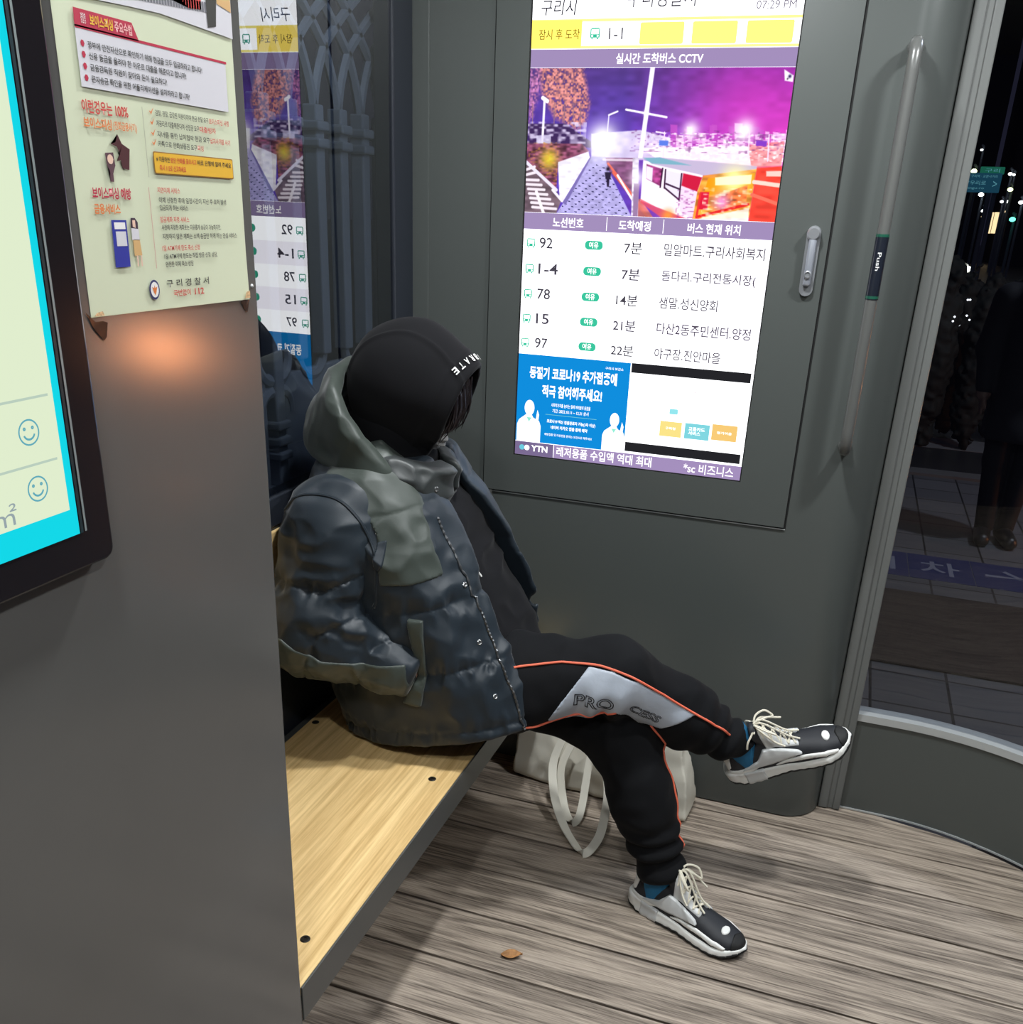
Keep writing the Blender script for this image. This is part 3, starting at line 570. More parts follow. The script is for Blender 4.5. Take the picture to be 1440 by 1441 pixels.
    pg([(1225, 515), (1345, 505), (1330, 805), (1180, 800), (1205, 640)], (246, 70, 56), 1, .15, 30); pg([(1270, 530), (1345, 528), (1340, 556), (1270, 556)], (255, 200, 190)); line((1210, 585), (1340, 602), .007, (255, 210, 196)); line((1200, 650), (1335, 700), .006, (255, 110, 90))
    # pole
    pg([(692, 20), (716, 20), (650, 470), (628, 470)], (252, 246, 255)); pg([(600, 470), (632, 470), (625, 790), (590, 790)], (226, 216, 236), 1, .25, 60); pg([(605, 600), (635, 600), (622, 785), (598, 785)], (150, 120, 160)); line((565, 229), (775, 266), .0035, (252, 246, 255)); glow((670, 246), .01, (255, 255, 255)); glow((625, 570), .03, (250, 245, 255), .8)
    pg([(1358, 38), (1402, 66), (1398, 96), (1360, 90)], (250, 244, 252)); glow((1384, 70), .006, (40, 30, 80)); glow((1373, 82), .003, (60, 40, 60))
    return np.clip(C/255, 0, 1), nx, ny
C, nx, ny = cctv()
U0, U1, V0, V1 = 0., .618, .6205, .9385
vs = [(SM@Vector((U0+(U1-U0)*i/nx, V1-(V1-V0)*j/ny, .0006))) for j in range(ny+1) for i in range(nx+1)]
fs = [(j*(nx+1)+i, (j+1)*(nx+1)+i, (j+1)*(nx+1)+i+1, j*(nx+1)+i+1) for j in range(ny) for i in range(nx)]
pm = bpy.data.materials.new('screen_picture'); pm.use_nodes = True; nt = pm.node_tree; nt.nodes.remove(nt.nodes['Principled BSDF'])
vc = nt.nodes.new('ShaderNodeVertexColor'); vc.layer_name = 'picture'; e = nt.nodes.new('ShaderNodeEmission'); e.inputs[1].default_value = 1.25; nt.links.new(vc.outputs[0], e.inputs[0]); nt.links.new(e.outputs[0], nt.nodes['Material Output'].inputs[0])
o = mesh('camera_picture', vs, fs, pm, scr)
ca = o.data.color_attributes.new('picture', 'FLOAT_COLOR', 'CORNER'); lc = np.where(C <= .04045, C/12.92, ((C+.055)/1.055)**2.4)
arr = np.ones((ny*nx, 4, 4)); arr[:, :, :3] = lc.reshape(-1, 1, 3); ca.data.foreach_set('color', arr.ravel())
# lock handle and rubber bumper on the door
hnd = keep(MB().prism([(x+.0*0, z) for x, z in [(.0155*math.cos(a*math.pi/8), .062+.0155*math.sin(a*math.pi/8)) for a in range(9)]+[(-.0155*math.cos(a*math.pi/8), -.062-.0155*math.sin(a*math.pi/8)) for a in range(9)]], 0, .010, Matrix.Translation((-.121, WY-.0068, 1.517))@Matrix.Rotation(math.pi/2, 4, 'X')).build('lock_plate', mat('chrome_grey', rgb(150, 152, 156), .3, .45), smooth=True), D)
hb = keep(MB().box((-.130, WY-.030, 1.462), (-.112, WY-.0165, 1.572), .006, 3).build('swing_handle', mat('chrome_light', rgb(170, 174, 184), .28, .45), smooth=True), D)
keep(MB().lathe([(.009, 0), (.009, .003), (.0062, .0042), (.0062, .002)], n=20, M=Matrix.Translation((-.121, WY-.030, 1.488))@Matrix.Rotation(math.pi/2, 4, 'X')).build('key_cylinder', MATS['chrome_grey'], smooth=True), D)
keep(MB().lathe([(.0155, 0), (.0155, .02), (.012, .024)], n=20, M=Matrix.Translation((-.121, WY-.007, 1.577))@Matrix.Rotation(math.pi/2, 4, 'X')).build('handle_boss', MATS['chrome_grey'], smooth=True), D)
bp = [(-.022, 0), (.022, 0), (.024, .012), (.014, .026), (-.014, .028), (-.024, .012)]
t = thing('door_bracket', 'small grey two-plate bracket at the lower left corner of the screen door', 'bracket', (-.918, WY, .862))
for z in (.848, .858): keep(MB().prism([(-.918+x, WY-.001-y) for x, y in bp], z, z+.0075).build('plate', FRAME), t)
# ---------------------------------------------------------------- information kiosk on the left, its touch screen, the poster
KX = -.675
K = thing('information_kiosk', 'tall dark grey kiosk in the left foreground with a cream and cyan touch screen', 'kiosk', (-.90, .4, 0))
keep(MB().box((GX+.004, -.55, .002), (KX, 1.016, 2.498), .003, 2).build('body', KGREY), K)
BX = -.657
bz = MB(); P = [(-.45, 1.268), (.712, 1.268), (.712, 2.35), (-.45, 2.35)]
R = .012; pts = []
for cx, cz, a0 in ((.700, 2.338, 0), (-.438, 2.338, 90), (-.438, 1.280, 180), (.700, 1.280, 270)):
    for k in range(7): t = math.radians(a0+15*k); pts.append((cx+R*math.cos(t), cz+R*math.sin(t)))
KM = plane_m((KX+.0005, 0, 0), (0, 1, 0), (0, 0, 1))
f = keep(MB().prism(pts, 0, .0175, KM).build('bezel', mat('bezel_black_glass', rgb(30, 27, 30), .12, spec=.5)), K); md = f.modifiers.new('b', 'BEVEL'); md.width = .0025; md.segments = 2; md.limit_method = 'ANGLE'
KS = plane_m((BX+.0006, 0, 0), (0, 1, 0), (0, 0, 1))
def KP(n, P_, u0, v0, u1, v1, m, z=.0004, r=0): o = panel(n, lift(KS, z), u0, v0, u1, v1, m, P_, r); return o
CY = E(20, 216, 232); CREAM = E(229, 242, 210, .96); KT = E(96, 170, 186); KL = E(186, 206, 190)
ks = keep(MB().box((BX, -.40, 1.3035), (BX+.0007, .6700, 2.30)).build('screen', CY), K)
def kk(o): return o
kk(KP('screen_page', ks, -.3860, 1.329, .6615, 2.28, CREAM))
kk(KP('screen_edge', ks, .6712, 1.3035, .6745, 2.30, mat('screen_edge_dark', rgb(34, 52, 58), .3))); kk(KP('screen_edge', ks, .6765, 1.304, .679, 2.30, mat('screen_edge_grey', rgb(130, 140, 140), .3), .0004))
for v in (1.379, 1.4358): kk(KP('rule_line', ks, -.3, v-.0011, .6555, v+.0011, KL, .0008))
for v in (1.4075, 1.3575):
    mb = MB(); c = (.6285, v); n = 28
    def ring(r0, r1, a0, a1, cx=0, cy=0):
        A = [[mb.bm.verts.new(lift(KS, .0009)@Vector((c[0]+cx+r*math.cos(a0+(a1-a0)*k/n), c[1]+cy+r*math.sin(a0+(a1-a0)*k/n), 0))) for k in range(n+1)] for r in (r0, r1)]
        for k in range(n): mb.bm.faces.new((A[0][k], A[1][k], A[1][k+1], A[0][k+1]))
    ring(.0100, .0115, 0, 2*math.pi); ring(.0052, .0070, math.radians(200), math.radians(340))
    for s in (-1, 1): ring(0.0002, .0016, 0, 2*math.pi, s*.0045, .0035)
    kk(mb.build('smiley_icon', KT, ks, fix=False))
poly_ = [( .40+.2*math.cos(a*.2), 1.66+.2*math.sin(a*.2)) for a in range(32)]
kk(text('㎡', 'screen_lettering', lift(KS, .0009), .577, 1.333, .602, 1.352, E(150, 165, 170), ks))
kk(poly('map_patch', lift(KS, .0006), [(.47+.13*math.cos(a*.2), 1.60+.10*math.sin(a*.2)) for a in range(32)], E(180, 208, 214), ks))
# poster
PO = thing('notice_poster', 'pale green Korean police warning poster taped to the kiosk front', 'poster', (KX, .868, 1.492))
PM = plane_m((KX+.0012, .74, 1.492), (0, 1, 0), (0, 0, 1))
PAPER = mat('poster_paper', rgb(206, 212, 184), .4); INK = mat('ink_dark', rgb(48, 48, 44), .5); RED = mat('ink_red', rgb(196, 58, 54), .5); CRIM = mat('ink_crimson', rgb(178, 28, 62), .5); GREYP = mat('poster_box_grey', rgb(206, 204, 210), .5)
YEL = mat('ink_amber', rgb(222, 172, 46), .5); PWH = mat('ink_white', rgb(232, 230, 228), .5); BLU = mat('ink_blue', rgb(36, 48, 150), .5); ORG = mat('ink_orange', rgb(214, 120, 60), .5); SKN = mat('ink_tan', rgb(206, 166, 112), .5)
vs = []; fs = []
for j in range(15):
    for i in range(11): u = i/10; v = j/14; vs.append((KX+.0006+.0016*max(0, .14-v)*max(0, u-.2)*6, .74+.257*u, 1.492+.372*v))
for j in range(14):
    for i in range(10): k = j*11+i; fs.append((k, k+1, k+12, k+11))
sheet = keep(mesh('sheet', vs, fs, PAPER, smooth=True), PO)
def kp(o): o.matrix_parent_inverse = Matrix.Translation(-Vector(PO.location)); return o
def PP(n, u0, v0, u1, v1, m, z=.0008, r=0): return kp(panel(n, lift(PM, z), u0, v0, u1, v1, m, PO, r))
def PT(b, u0, v0, u1, v1, m, bold=.01, z=.0013): return kp(text(b, 'lettering', lift(PM, z), u0, v0, u1, v1, m, PO, bold))
def PG(n, P_, m, z=.0011): return kp(poly(n, lift(PM, z), P_, m, PO))
PG('photo_band', [(.020, .262), (.02, .372), (.257, .372), (.257, .264), (.14, .268), (.09, .266)], GREYP, .0006)
for k in range(46): PP('keyboard_key', .03+k*.0042, .268+.0003*k, .033+k*.0042, .277+.0003*k, mat('ink_slate', rgb(110, 110, 118), .5), .0009)
PG('headline_burst', [(.10, .372), (.10, .305), (.13, .298), (.155, .283), (.17, .287), (.185, .280), (.205, .282), (.21, .372)], RED, .0009)
PT('주의!', .165, .290, .203, .318, YEL, .03); PG('phone_picture', [(.214, .268), (.228, .271), (.232, .300), (.222, .306), (.213, .298)], INK, .001); PG('hand_picture', [(.232, .292), (.256, .288), (.256, .303), (.232, .303)], SKN, .001)
PP('text_box', .023, .1935, .240, .2405, GREYP); PP('box_rule', .023, .2385, .2415, .2408, CRIM, .001); PG('box_tab', [(.023, .2395), (.0235, .2535), (.097, .2535), (.105, .2395)], CRIM, .001)
PT('경찰청', .031, .243, .037, .251, PWH, .0); PT('보이스피싱', .042, .2425, .071, .2515, YEL, .03); PT('주요수법', .073, .2425, .096, .2515, mat('ink_pink', rgb(232, 170, 170), .5), .03)
for s, u1, v in (('정부에 안전자산으로 확인하기 위해 현금을 모두 입금하라고 합니다!', .198, .2245), ('신용 등급을 올려야 한 이유로 대출을 해준다고 합니까!', .171, .216), ('금융감독원 직원이 찾아와 돈이 필요하다!', .140, .207), ('문자송금 확인을 위한 어플리케이션을 설치하라고 합니까!', .174, .198)):
    PT(s, .036, v, u1, v+.0058, INK, .012); PG('bullet', [(.030+.0025*math.cos(a), v+.003+.0028*math.sin(a)) for a in range(6)], CRIM)
PT('이런경우는 100%', .0195, .173, .079, .184, RED, .025); PT('보이스피싱', .0195, .161, .055, .170, ORG, .03); PT('(전화금융사기)', .057, .161, .089, .1695, ORG, .02)
PP('column_rule', .0995, .124, .1003, .185, mat('ink_line', rgb(170, 172, 150), .5)); PP('column_rule', .0975, .040, .0983, .115, mat('ink_pinkline', rgb(200, 150, 140), .5))
for (a, b_, u1, v) in (('검찰, 경찰, 금감원 직원이라며 현금 전달 요구', '보이스피싱 사칭', .238, .179), ('저금리로 대출해준다며 선입금 요구', '대출빙자', .214, .170), ('자녀를 통한 납치협박 현금 요구', '납치사기형 사기', .238, .1605), ('카톡으로 문화상품권 요구', '피싱', .190, .152)):
    m_ = .118+(u1-.118)*(.7 if len(b_) > 3 else .85); PT(a, .118, v, m_, v+.0055, INK, .012); PT(b_, m_+.001, v, u1, v+.0055, RED, .012)
    PG('tick_mark', [(.109, v+.004), (.112, v+.0005), (.1165, v+.0075), (.112, v+.003)], ORG)
PP('amber_box', .1092, .1275, .241, .1475, mat('ink_brown', rgb(150, 104, 40), .5), .0008, .002); PP('amber_box_fill', .1102, .1285, .240, .1465, YEL, .001, .002)
PT('※ 이용하면', .113, .1385, .133, .1435, INK, .01); PT('범인 전화를 끊으시고', .135, .1385, .176, .1435, RED, .01); PT('바로 은행에 알려 주세요', .178, .1385, .237, .1435, INK, .01); PT('즉시 112로 신고하세요', .117, .1305, .158, .136, RED, .01)
PG('thief_figure', [(.061, .159), (.066, .151), (.076, .147), (.0725, .129), (.064, .130), (.062, .137), (.057, .136), (.062, .142), (.059, .148), (.051, .150), (.058, .152)], mat('ink_maroon', rgb(70, 26, 32), .5)); PG('victim_figure', [(.042, .142), (.053, .143), (.054, .132), (.050, .125), (.050, .118), (.045, .118), (.046, .127), (.043, .132)], mat('ink_plum', rgb(88, 58, 68), .5)); PG('victim_face', [(.048+.004*math.cos(a*.6), .137+.0042*math.sin(a*.6)) for a in range(10)], mat('ink_skin', rgb(226, 190, 170), .5), .0013)
PT('보이스피싱 예방', .0195, .103, .071, .113, CRIM, .03); PT('금융서비스', .0195, .090, .054, .099, ORG, .03)
PG('machine_picture', [(.040, .085), (.0605, .085), (.0595, .043), (.039, .043)], BLU); PP('machine_panel', .043, .077, .058, .083, PWH, .0013); PP('machine_panel', .044, .062, .058, .075, GREYP, .0013)
PG('woman_hair', [(.067, .087), (.073, .087), (.0765, .083), (.076, .076), (.066, .078)], mat('ink_hair', rgb(60, 44, 62), .5), .001); PG('woman_face', [(.0685, .085), (.0725, .085), (.0725, .078), (.0685, .079)], MATS['ink_skin'], .0013); PG('woman_blouse', [(.066, .078), (.0765, .077), (.0765, .067), (.066, .067)], GREYP, .0012); PG('woman_skirt', [(.067, .0675), (.0765, .0675), (.078, .053), (.067, .053)], SKN, .0012)
for u in (.070, .0755): PP('woman_leg', u, .043, u+.0018, .053, MATS['ink_skin'], .0012)
for s, u0, u1, v, m_ in (('지연이체 서비스', .110, .145, .110, RED), ('이체 신청한 후에 일정시간이 지난 후 효력 발생', .111, .223, .101, INK), ('입금되게 하는 서비스', .111, .156, .094, INK), ('입금계좌 지정 서비스', .110, .156, .083, RED), ('사전에 지정한 계좌로는 자유롭게 송금이 가능하지만,', .111, .210, .0755, INK), ('지정하지 않은 계좌는 소액 송금만 하게 하는 안심 서비스', .111, .239, .067, INK), ('1일 ATM기에 한도 축소 신청', .109, .170, .056, RED), ('1일 ATM기에 한도는 직접 방문 신청 상담,', .111, .200, .048, INK), ('안전한 이체 축소 상담', .112, .157, .0405, INK)): PT(s, u0, v, u1, v+.0056, m_, .012)
PG('crest', [(.091+.0078*math.cos(a*.26), .020+.0095*math.sin(a*.26)) for a in range(24)], mat('ink_navy', rgb(48, 52, 104), .5)); PG('crest_field', [(.091+.006*math.cos(a*.26), .020+.0075*math.sin(a*.26)) for a in range(24)], PWH, .0013); PG('crest_bird', [(.087, .023), (.090, .0215), (.091, .0245), (.092, .0215), (.095, .023), (.093, .018), (.091, .0145), (.089, .018)], ORG, .0015)
PT('구 리 경 찰 서', .110, .021, .181, .0285, INK, .012); PT('국번없이', .120, .0115, .148, .018, RED, .012); PT('112', .155, .0115, .171, .018, RED, .02)
TP = mat('dark_tape', rgb(34, 28, 26), .22, spec=.6, bump=(90, .6, (1, 1, 1), .002))
for P_ in ([(-.008, .006), (.004, -.004), (.014, -.004), (.020, -.006), (.0165, -.019), (.0125, -.022), (.001, -.010)], [(.239, -.001), (.2565, -.0005), (.252, -.0135), (.249, -.014)]): PG('tape_corner', P_, TP, .0002)
for P_ in ([(.002, .001), (.016, .001), (.014, .005), (.006, .004)], [(.244, .002), (.255, .002), (.255, .010), (.248, .009)]): PG('tape_residue', P_, mat('worn_tape', rgb(206, 172, 130), .3, noise=(500, .5)), .0030 if P_[0][0] > .1 else .0014)
kp(MB().lathe([(.002, 0), (.002, .001), (.001, .002)], (0, 0, 0), 12, Matrix.Translation((KX, 1.005, 1.5065))@Matrix.Rotation(math.pi/2, 4, 'Y')).build('push_pin', mat('pin_white', rgb(235, 235, 235), .4), PO))
# ---------------------------------------------------------------- ornamental iron fence behind the left glass
IRON = mat('slate_iron', rgb(112, 120, 134), .55, bump=(120, .2, (1, 1, 1), .001))
FX = -1.215
fe = thing('iron_fence', 'slate grey gothic iron fence behind the left window', 'fence', (FX, 1.9, 0))
def bar(y, z0, z1): return MB().box((FX-.018, y-.018, z0), (FX+.018, y+.018, z1), .004)
ys = [1.43+.11*i for i in range(10)]
for i, y in enumerate(ys):
    keep(bar(y, .985 if i in (0, 4) else 1.26, 1.80).build('fence_bar', IRON), fe)
    m = MB()
    for z in (1.722, 1.757): m.box((FX-.028, y-.025, z-.010), (FX+.028, y+.025, z+.010), .005)
    if i in (0, 4):
        for z in (1.056, 1.09, 1.126): m.box((FX-.028, y-.025, z-.010), (FX+.028, y+.025, z+.010), .005)
    keep(m.build('collar', IRON), fe)
for i, y in enumerate(ys[:-1]):      # pointed arches between the bars, crossing above
    for s in (-1, 1):
        a = y if s > 0 else y+.11; p = [(FX, a+s*(.055*(t**1.9)*1.0+.06*max(0, t-1)), 1.77+.15*t) for t in [k/8 for k in range(17)]]
        keep(MB().tube(p, .0115, 6).build('arch', IRON), fe)
for i in (1, 3, 5, 7): pass
for y in (2.035, 2.145, 2.255, 1.705, 1.595):        # scroll cups at the feet of the bars
    if y in (2.145, 1.595): continue
    p = [(FX, y+.055*math.cos(t)*1.0, 1.262+.045*math.sin(t)) for t in [math.radians(170+10.5*k) for k in range(20)]]
    m = MB().tube(p, .013, 8)
    for q in (p[0], p[-1]): m.tube([(FX, q[1]-.001, q[2]+.004), (FX, q[1]+.001, q[2]+.018)], [.018, .012], 8)
    keep(m.build('scroll_cup', IRON), fe)
for y in (1.43, 1.87):
    m = MB()
    for sy in (-1, 1):
        for sz in (-1, 1):
            p = [(FX, y+sy*(.018+.045*math.sin(t)), 1.215+sz*(.012+.05*(1-math.cos(t)))) for t in [k*.19 for k in range(10)]]; m.tube(p, [.016-.0006*k for k in range(10)], 8)
    keep(m.build('cross_scroll', IRON), fe)
keep(MB().box((FX-.03, .9, .955), (FX+.03, 2.46, .985), .003).build('bottom_rail', IRON), fe)
keep(MB().box((FX-.012, 1.905, .99), (FX+.006, 2.44, 1.235), .003).box((FX-.012, 1.47, .99), (FX+.006, 1.83, 1.235), .003).build('infill_panel', IRON), fe)
# ---------------------------------------------------------------- pavement, road and the dark street beyond the curved glass
PAVE = bpy.data.materials.new('wet_paving'); PAVE.use_nodes = True; nt = PAVE.node_tree; b_ = nt.nodes['Principled BSDF']
tc = nt.nodes.new('ShaderNodeTexCoord'); br = nt.nodes.new('ShaderNodeTexBrick'); br.inputs['Scale'].default_value = 1; br.inputs['Brick Width'].default_value = .30; br.inputs['Row Height'].default_value = .30; br.offset = 0; br.inputs['Mortar Size'].default_value = .006
br.inputs['Color1'].default_value = (.115, .118, .128, 1); br.inputs['Color2'].default_value = (.085, .088, .096, 1); br.inputs['Mortar'].default_value = (.012, .012, .013, 1); nt.links.new(tc.outputs['Object'], br.inputs[0]); nt.links.new(br.outputs[0], b_.inputs['Base Color']); b_.inputs['Roughness'].default_value = .5
GZ = -.12
struct(MB().box((-30, 2.2, GZ-.2), (40, 7.6, GZ)).build('ground', PAVE))
struct(MB().box((-30, 7.6, GZ-.06), (40, 7.78, GZ+.02)).build('curb', mat('curb_stone', rgb(92, 92, 92), .7)))
struct(MB().box((-60, 7.78, GZ-.3), (120, 140, GZ-.10)).build('road', mat('asphalt', rgb(44, 44, 46), .45, noise=(2, .8))))
for i, y in enumerate((9.2, 10.6)): struct(MB().box((-2, y, GZ-.0995), (9, y+.5, GZ-.097)).build('crossing_stripe', mat('road_paint', rgb(120, 120, 122), .6)))
tag(MB().box((.18, 3.98, GZ), (2.2, 4.92, GZ+.012), .003).build('door_mat', mat('brown_mat', rgb(40, 33, 30), .9, noise=(60, .6), bump=(150, .6, (1, 1, 1), .004))), 'dark brown rubber mat on the pavement outside the curved glass', 'mat')
BF = mat('blue_floor_sticker', rgb(30, 42, 92), .5); FW = mat('floor_white', rgb(120, 126, 144), .6)
for i, (x, lab, s) in enumerate(((.17, 'leftmost blue floor sticker with a white letter beyond the mat', '이'), (.50, 'middle blue floor sticker with a white letter beyond the mat', '차'), (.83, 'blue floor sticker with a white arrow beyond the mat', '→'), (1.16, 'rightmost blue floor sticker beyond the mat', '↗'))):
    st = tag(MB().box((x, 5.18, GZ), (x+.325, 5.60, GZ+.002)).build('floor_sticker', BF), lab, 'sticker', 'blue floor stickers'); text(s, 'lettering', Matrix.Translation((0, 0, GZ+.0025)), x+.06, 5.27, x+.26, 5.5, FW, st, .01)
def dark(name, lo, hi, m): return MB().box(lo, hi).build(name, m)
BLDG = mat('night_facade', rgb(34, 34, 42), .8); WARM = emis('warm_window', (1, .72, .38), 1.6); WHT = emis('white_light', (.95, 1, .95), 9); YLT = emis('yellow_light', (.9, 1, .5), 5); GLT = emis('green_light', (.15, 1, .6), 3)
def at(px, py, Y):      # a point of the street at depth Y, from its bearing
    d = Vector(((px-720)/1331, (py-857.9)/1331, 1)); w = _r2*d.x+_d2*d.y+_f*d.z; return Vector((0, 0, 1.6))+w*(Y/w.y)
blocks = ((7.0, 62, 9, 10, 14), (17.5, 66, 9, 12, 19), (27.5, 60, 10, 10, 11), (38, 70, 14, 12, 24), (-6, 64, 12, 10, 16))
for i, (x, y, w_, d_, h) in enumerate(blocks):
    t = thing('building', ('low dark building with lit shopfront across the road', 'mid-height dark building behind the road signs', 'dark building at the right across the road', 'tallest dark building at the far right across the road', 'dark building hidden mostly behind the rounded wall edge')[i], 'building', (x+w_/2, y, GZ-.1))
    keep(dark('wall', (x, y, GZ-.1), (x+w_, y+d_, h), BLDG), t)
    rn = random.Random(i); 
    for k in range(9):
        wx = x+.6+rn.random()*(w_-1.8); wz = 1.8+rn.random()*(h-4); keep(MB().box((wx, y-.05, wz), (wx+.35, y-.001, wz+.28)).build('window', (WHT, WARM, YLT)[k % 3]), t)
    if i == 1:
        for k in range(4): a = at(1393+k*8, 313, y-.1); keep(MB().box((a.x-.12, y-.12, a.z-.6), (a.x+.14, y-.002, a.z+.55)).build('shop_window', WARM), t)
def sign(name, lab, c, w_, h_, m, words, tm):
    t = thing(name, lab, 'road sign', (c.x, c.y+.1, GZ-.1)); keep(MB().box((c.x-w_/2, c.y-.03, c.z-h_/2), (c.x+w_/2, c.y+.03, c.z+h_/2), .02).build('sign_board', m), t)
    keep(MB().tube([(c.x+w_*.3, c.y+.1, GZ-.1), (c.x+w_*.3, c.y+.1, c.z+h_/2)], .06, 10).build('pole', IRON), t)
    Mx = Matrix(((1, 0, 0, c.x), (0, 0, -1, c.y-.035), (0, 1, 0, c.z), (0, 0, 0, 1)))
    for s, u0, v0, u1, v1 in words: keep(text(s, 'lettering', Mx, u0*w_, v0*h_, u1*w_, v1*h_, tm), t)
SGN = emis('sign_blue', rgb(26, 66, 84), 1.); SGT = emis('sign_text', rgb(90, 150, 160), 1.); SGG = emis('sign_green', rgb(28, 96, 76), 1.)
sign('road_sign', 'blue direction sign with an arrow above the far road', at(1376, 257, 30), 1.12, .47, SGN, (('망우리로', -.28, -.12, .18, .10), ('>', .33, -.2, .42, .1), ('Mangu-ro', -.3, -.36, .16, -.22), ('동구릉 · 구리역 · 교문사거리', -.42, .26, .40, .40)), SGT)
sign('road_sign', 'small green sign just above the blue direction sign', at(1397, 240, 30.6), .60, .18, SGG, (('구리', -.3, -.25, .3, .25),), SGT)
def lamp(lab, p, Y, r, m):
    c = at(*p, Y); t = thing('street_lamp', lab, 'street light', (c.x, c.y+.1, GZ-.1), group='lights along the far road'); o = bpy.data.meshes.new('l')
    keep(MB().tube([(c.x+.1, c.y+.4, GZ-.1), (c.x+.1, c.y+.4, c.z+.2), (c.x, c.y, c.z+.2)], .05, 8).build('post', IRON), t)
    keep(MB().lathe([(r*.3, -r*.7), (r, -r*.3), (r, .3*r), (r*.4, r*.8)], c, 12).build('lamp_head', m, smooth=True), t)
for i, (px, py, Y, r, m) in enumerate(((1371, 241, 42, .17, YLT), (1422, 245, 46, .12, WHT), (1427, 246, 61, .12, WHT), (1422, 267, 44, .16, YLT), (1381, 274, 48, .17, WHT), (1410, 284, 52, .12, WHT), (1419, 284, 50, .12, WHT), (1437, 285, 46, .14, WHT), (1384, 297, 44, .12, WHT), (1383, 305, 52, .10, WARM), (1425, 309, 40, .17, GLT), (1382, 211, 55, .1, WHT), (1414, 298, 56, .1, WARM))):
    r *= .6; lamp('distant %s street light %s' % ({'yellow_light': 'yellow', 'white_light': 'white', 'warm_window': 'amber', 'green_light': 'green'}[m.name], ('left of the green sign', 'far right above the signs', 'second of the pair at far right above', 'at right of the blue direction sign', 'right below the blue direction sign', 'above the lit shopfront, left one', 'above the lit shopfront, right one', 'at the right picture edge', 'low down left of the shopfront', 'just over the car', 'beside the shopfront at right', 'highest above the signs', 'just above the shop windows')[i]), (px, py), Y, r, m)
# car with bright headlights
c = at(1372, 325, 34); cz = GZ-.10; cr = thing('car', 'distant pale car with bright headlights on the far road', 'car', (c.x-1.2, c.y, cz))
CB = mat('car_silver', rgb(120, 122, 126), .35, .3)
prof = [(-2.1, .35), (-2.15, .75), (-1.7, .95), (-1.1, 1.42), (.4, 1.45), (1.1, 1.0), (1.9, .88), (2.1, .6), (2.05, .35)]
x0 = c.x-2.0; mb = MB().prism([(x0+x, cz+z) for x, z in prof], 0, 1.7, Matrix(((1, 0, 0, 0), (0, 0, 1, c.y-.85), (0, 1, 0, 0), (0, 0, 0, 1)))); keep(mb.build('body', CB), cr)
for x in (-1.3, 1.3): keep(MB().lathe([(.32, 0), (.32, .2)], n=18, M=Matrix.Translation((x0+x, c.y-.88, cz+.32))@Matrix.Rotation(-math.pi/2, 4, 'X')).build('wheel', BLACK), cr)
for y in (-.72, .62): keep(MB().lathe([(.08, 0), (.10, .05)], n=14, M=Matrix.Translation((x0+2.02, c.y+y, cz+.70))@Matrix.Rotation(math.pi/2, 4, 'Y')).build('headlight', WHT), cr)
a = at(1373, 325, c.y-1.0); keep(MB().lathe([(.07, 0), (.09, .05)], n=14, M=Matrix.Translation((a.x, c.y-.90, cz+.72))@Matrix.Rotation(math.pi/2, 4, 'X')).build('headlight', emis('headlight_glow', (1, .98, .75), 14)), cr)
# planter shrubs strung with small lights
LEAF = mat('dark_shrub', rgb(22, 26, 22), .8)
for i, (px, py) in enumerate(((1338, 402), (1366, 418), (1396, 428), (1428, 436))):
    c = at(px, py, 9.25+.62*(i % 2)); h = c.z+.2-GZ+.10; r = .15; cc = V(c.x, c.y, GZ-.1+h/2+.02)
    f = lambda p: np.linalg.norm((p-cc)/V(1, 1, h/2/r), axis=-1)-r-.025*vnoise(p, 9, i)-.022*vnoise(p, 26, i)
    v_, f_ = nets(lambda p: smax(f(p), GZ-.095-p[..., 2], .01), (c.x-.22, c.y-.22, GZ-.12), (c.x+.22, c.y+.22, GZ+h+.3), .022, 1); t = thing('shrub', ('leftmost', 'second', 'third', 'rightmost')[i]+' of four dark roadside shrubs strung with tiny white lights', 'shrub', (c.x, c.y, GZ-.1), group='lit shrubs by the road')
    keep(mesh('foliage', v_, f_, LEAF, smooth=True), t)
    rn = random.Random(i+3)
    for k in range(8):
        a = rn.random()*3.1+3.14; z = rn.random()*.42-.30; q = (c.x+.175*math.cos(a), c.y+.175*math.sin(a), c.z+z); keep(MB().lathe([(.002, -.008), (.010, 0), (.002, .008)], q, 8).build('string_light', emis('string_light', (.9, .95, 1), 3)), t)
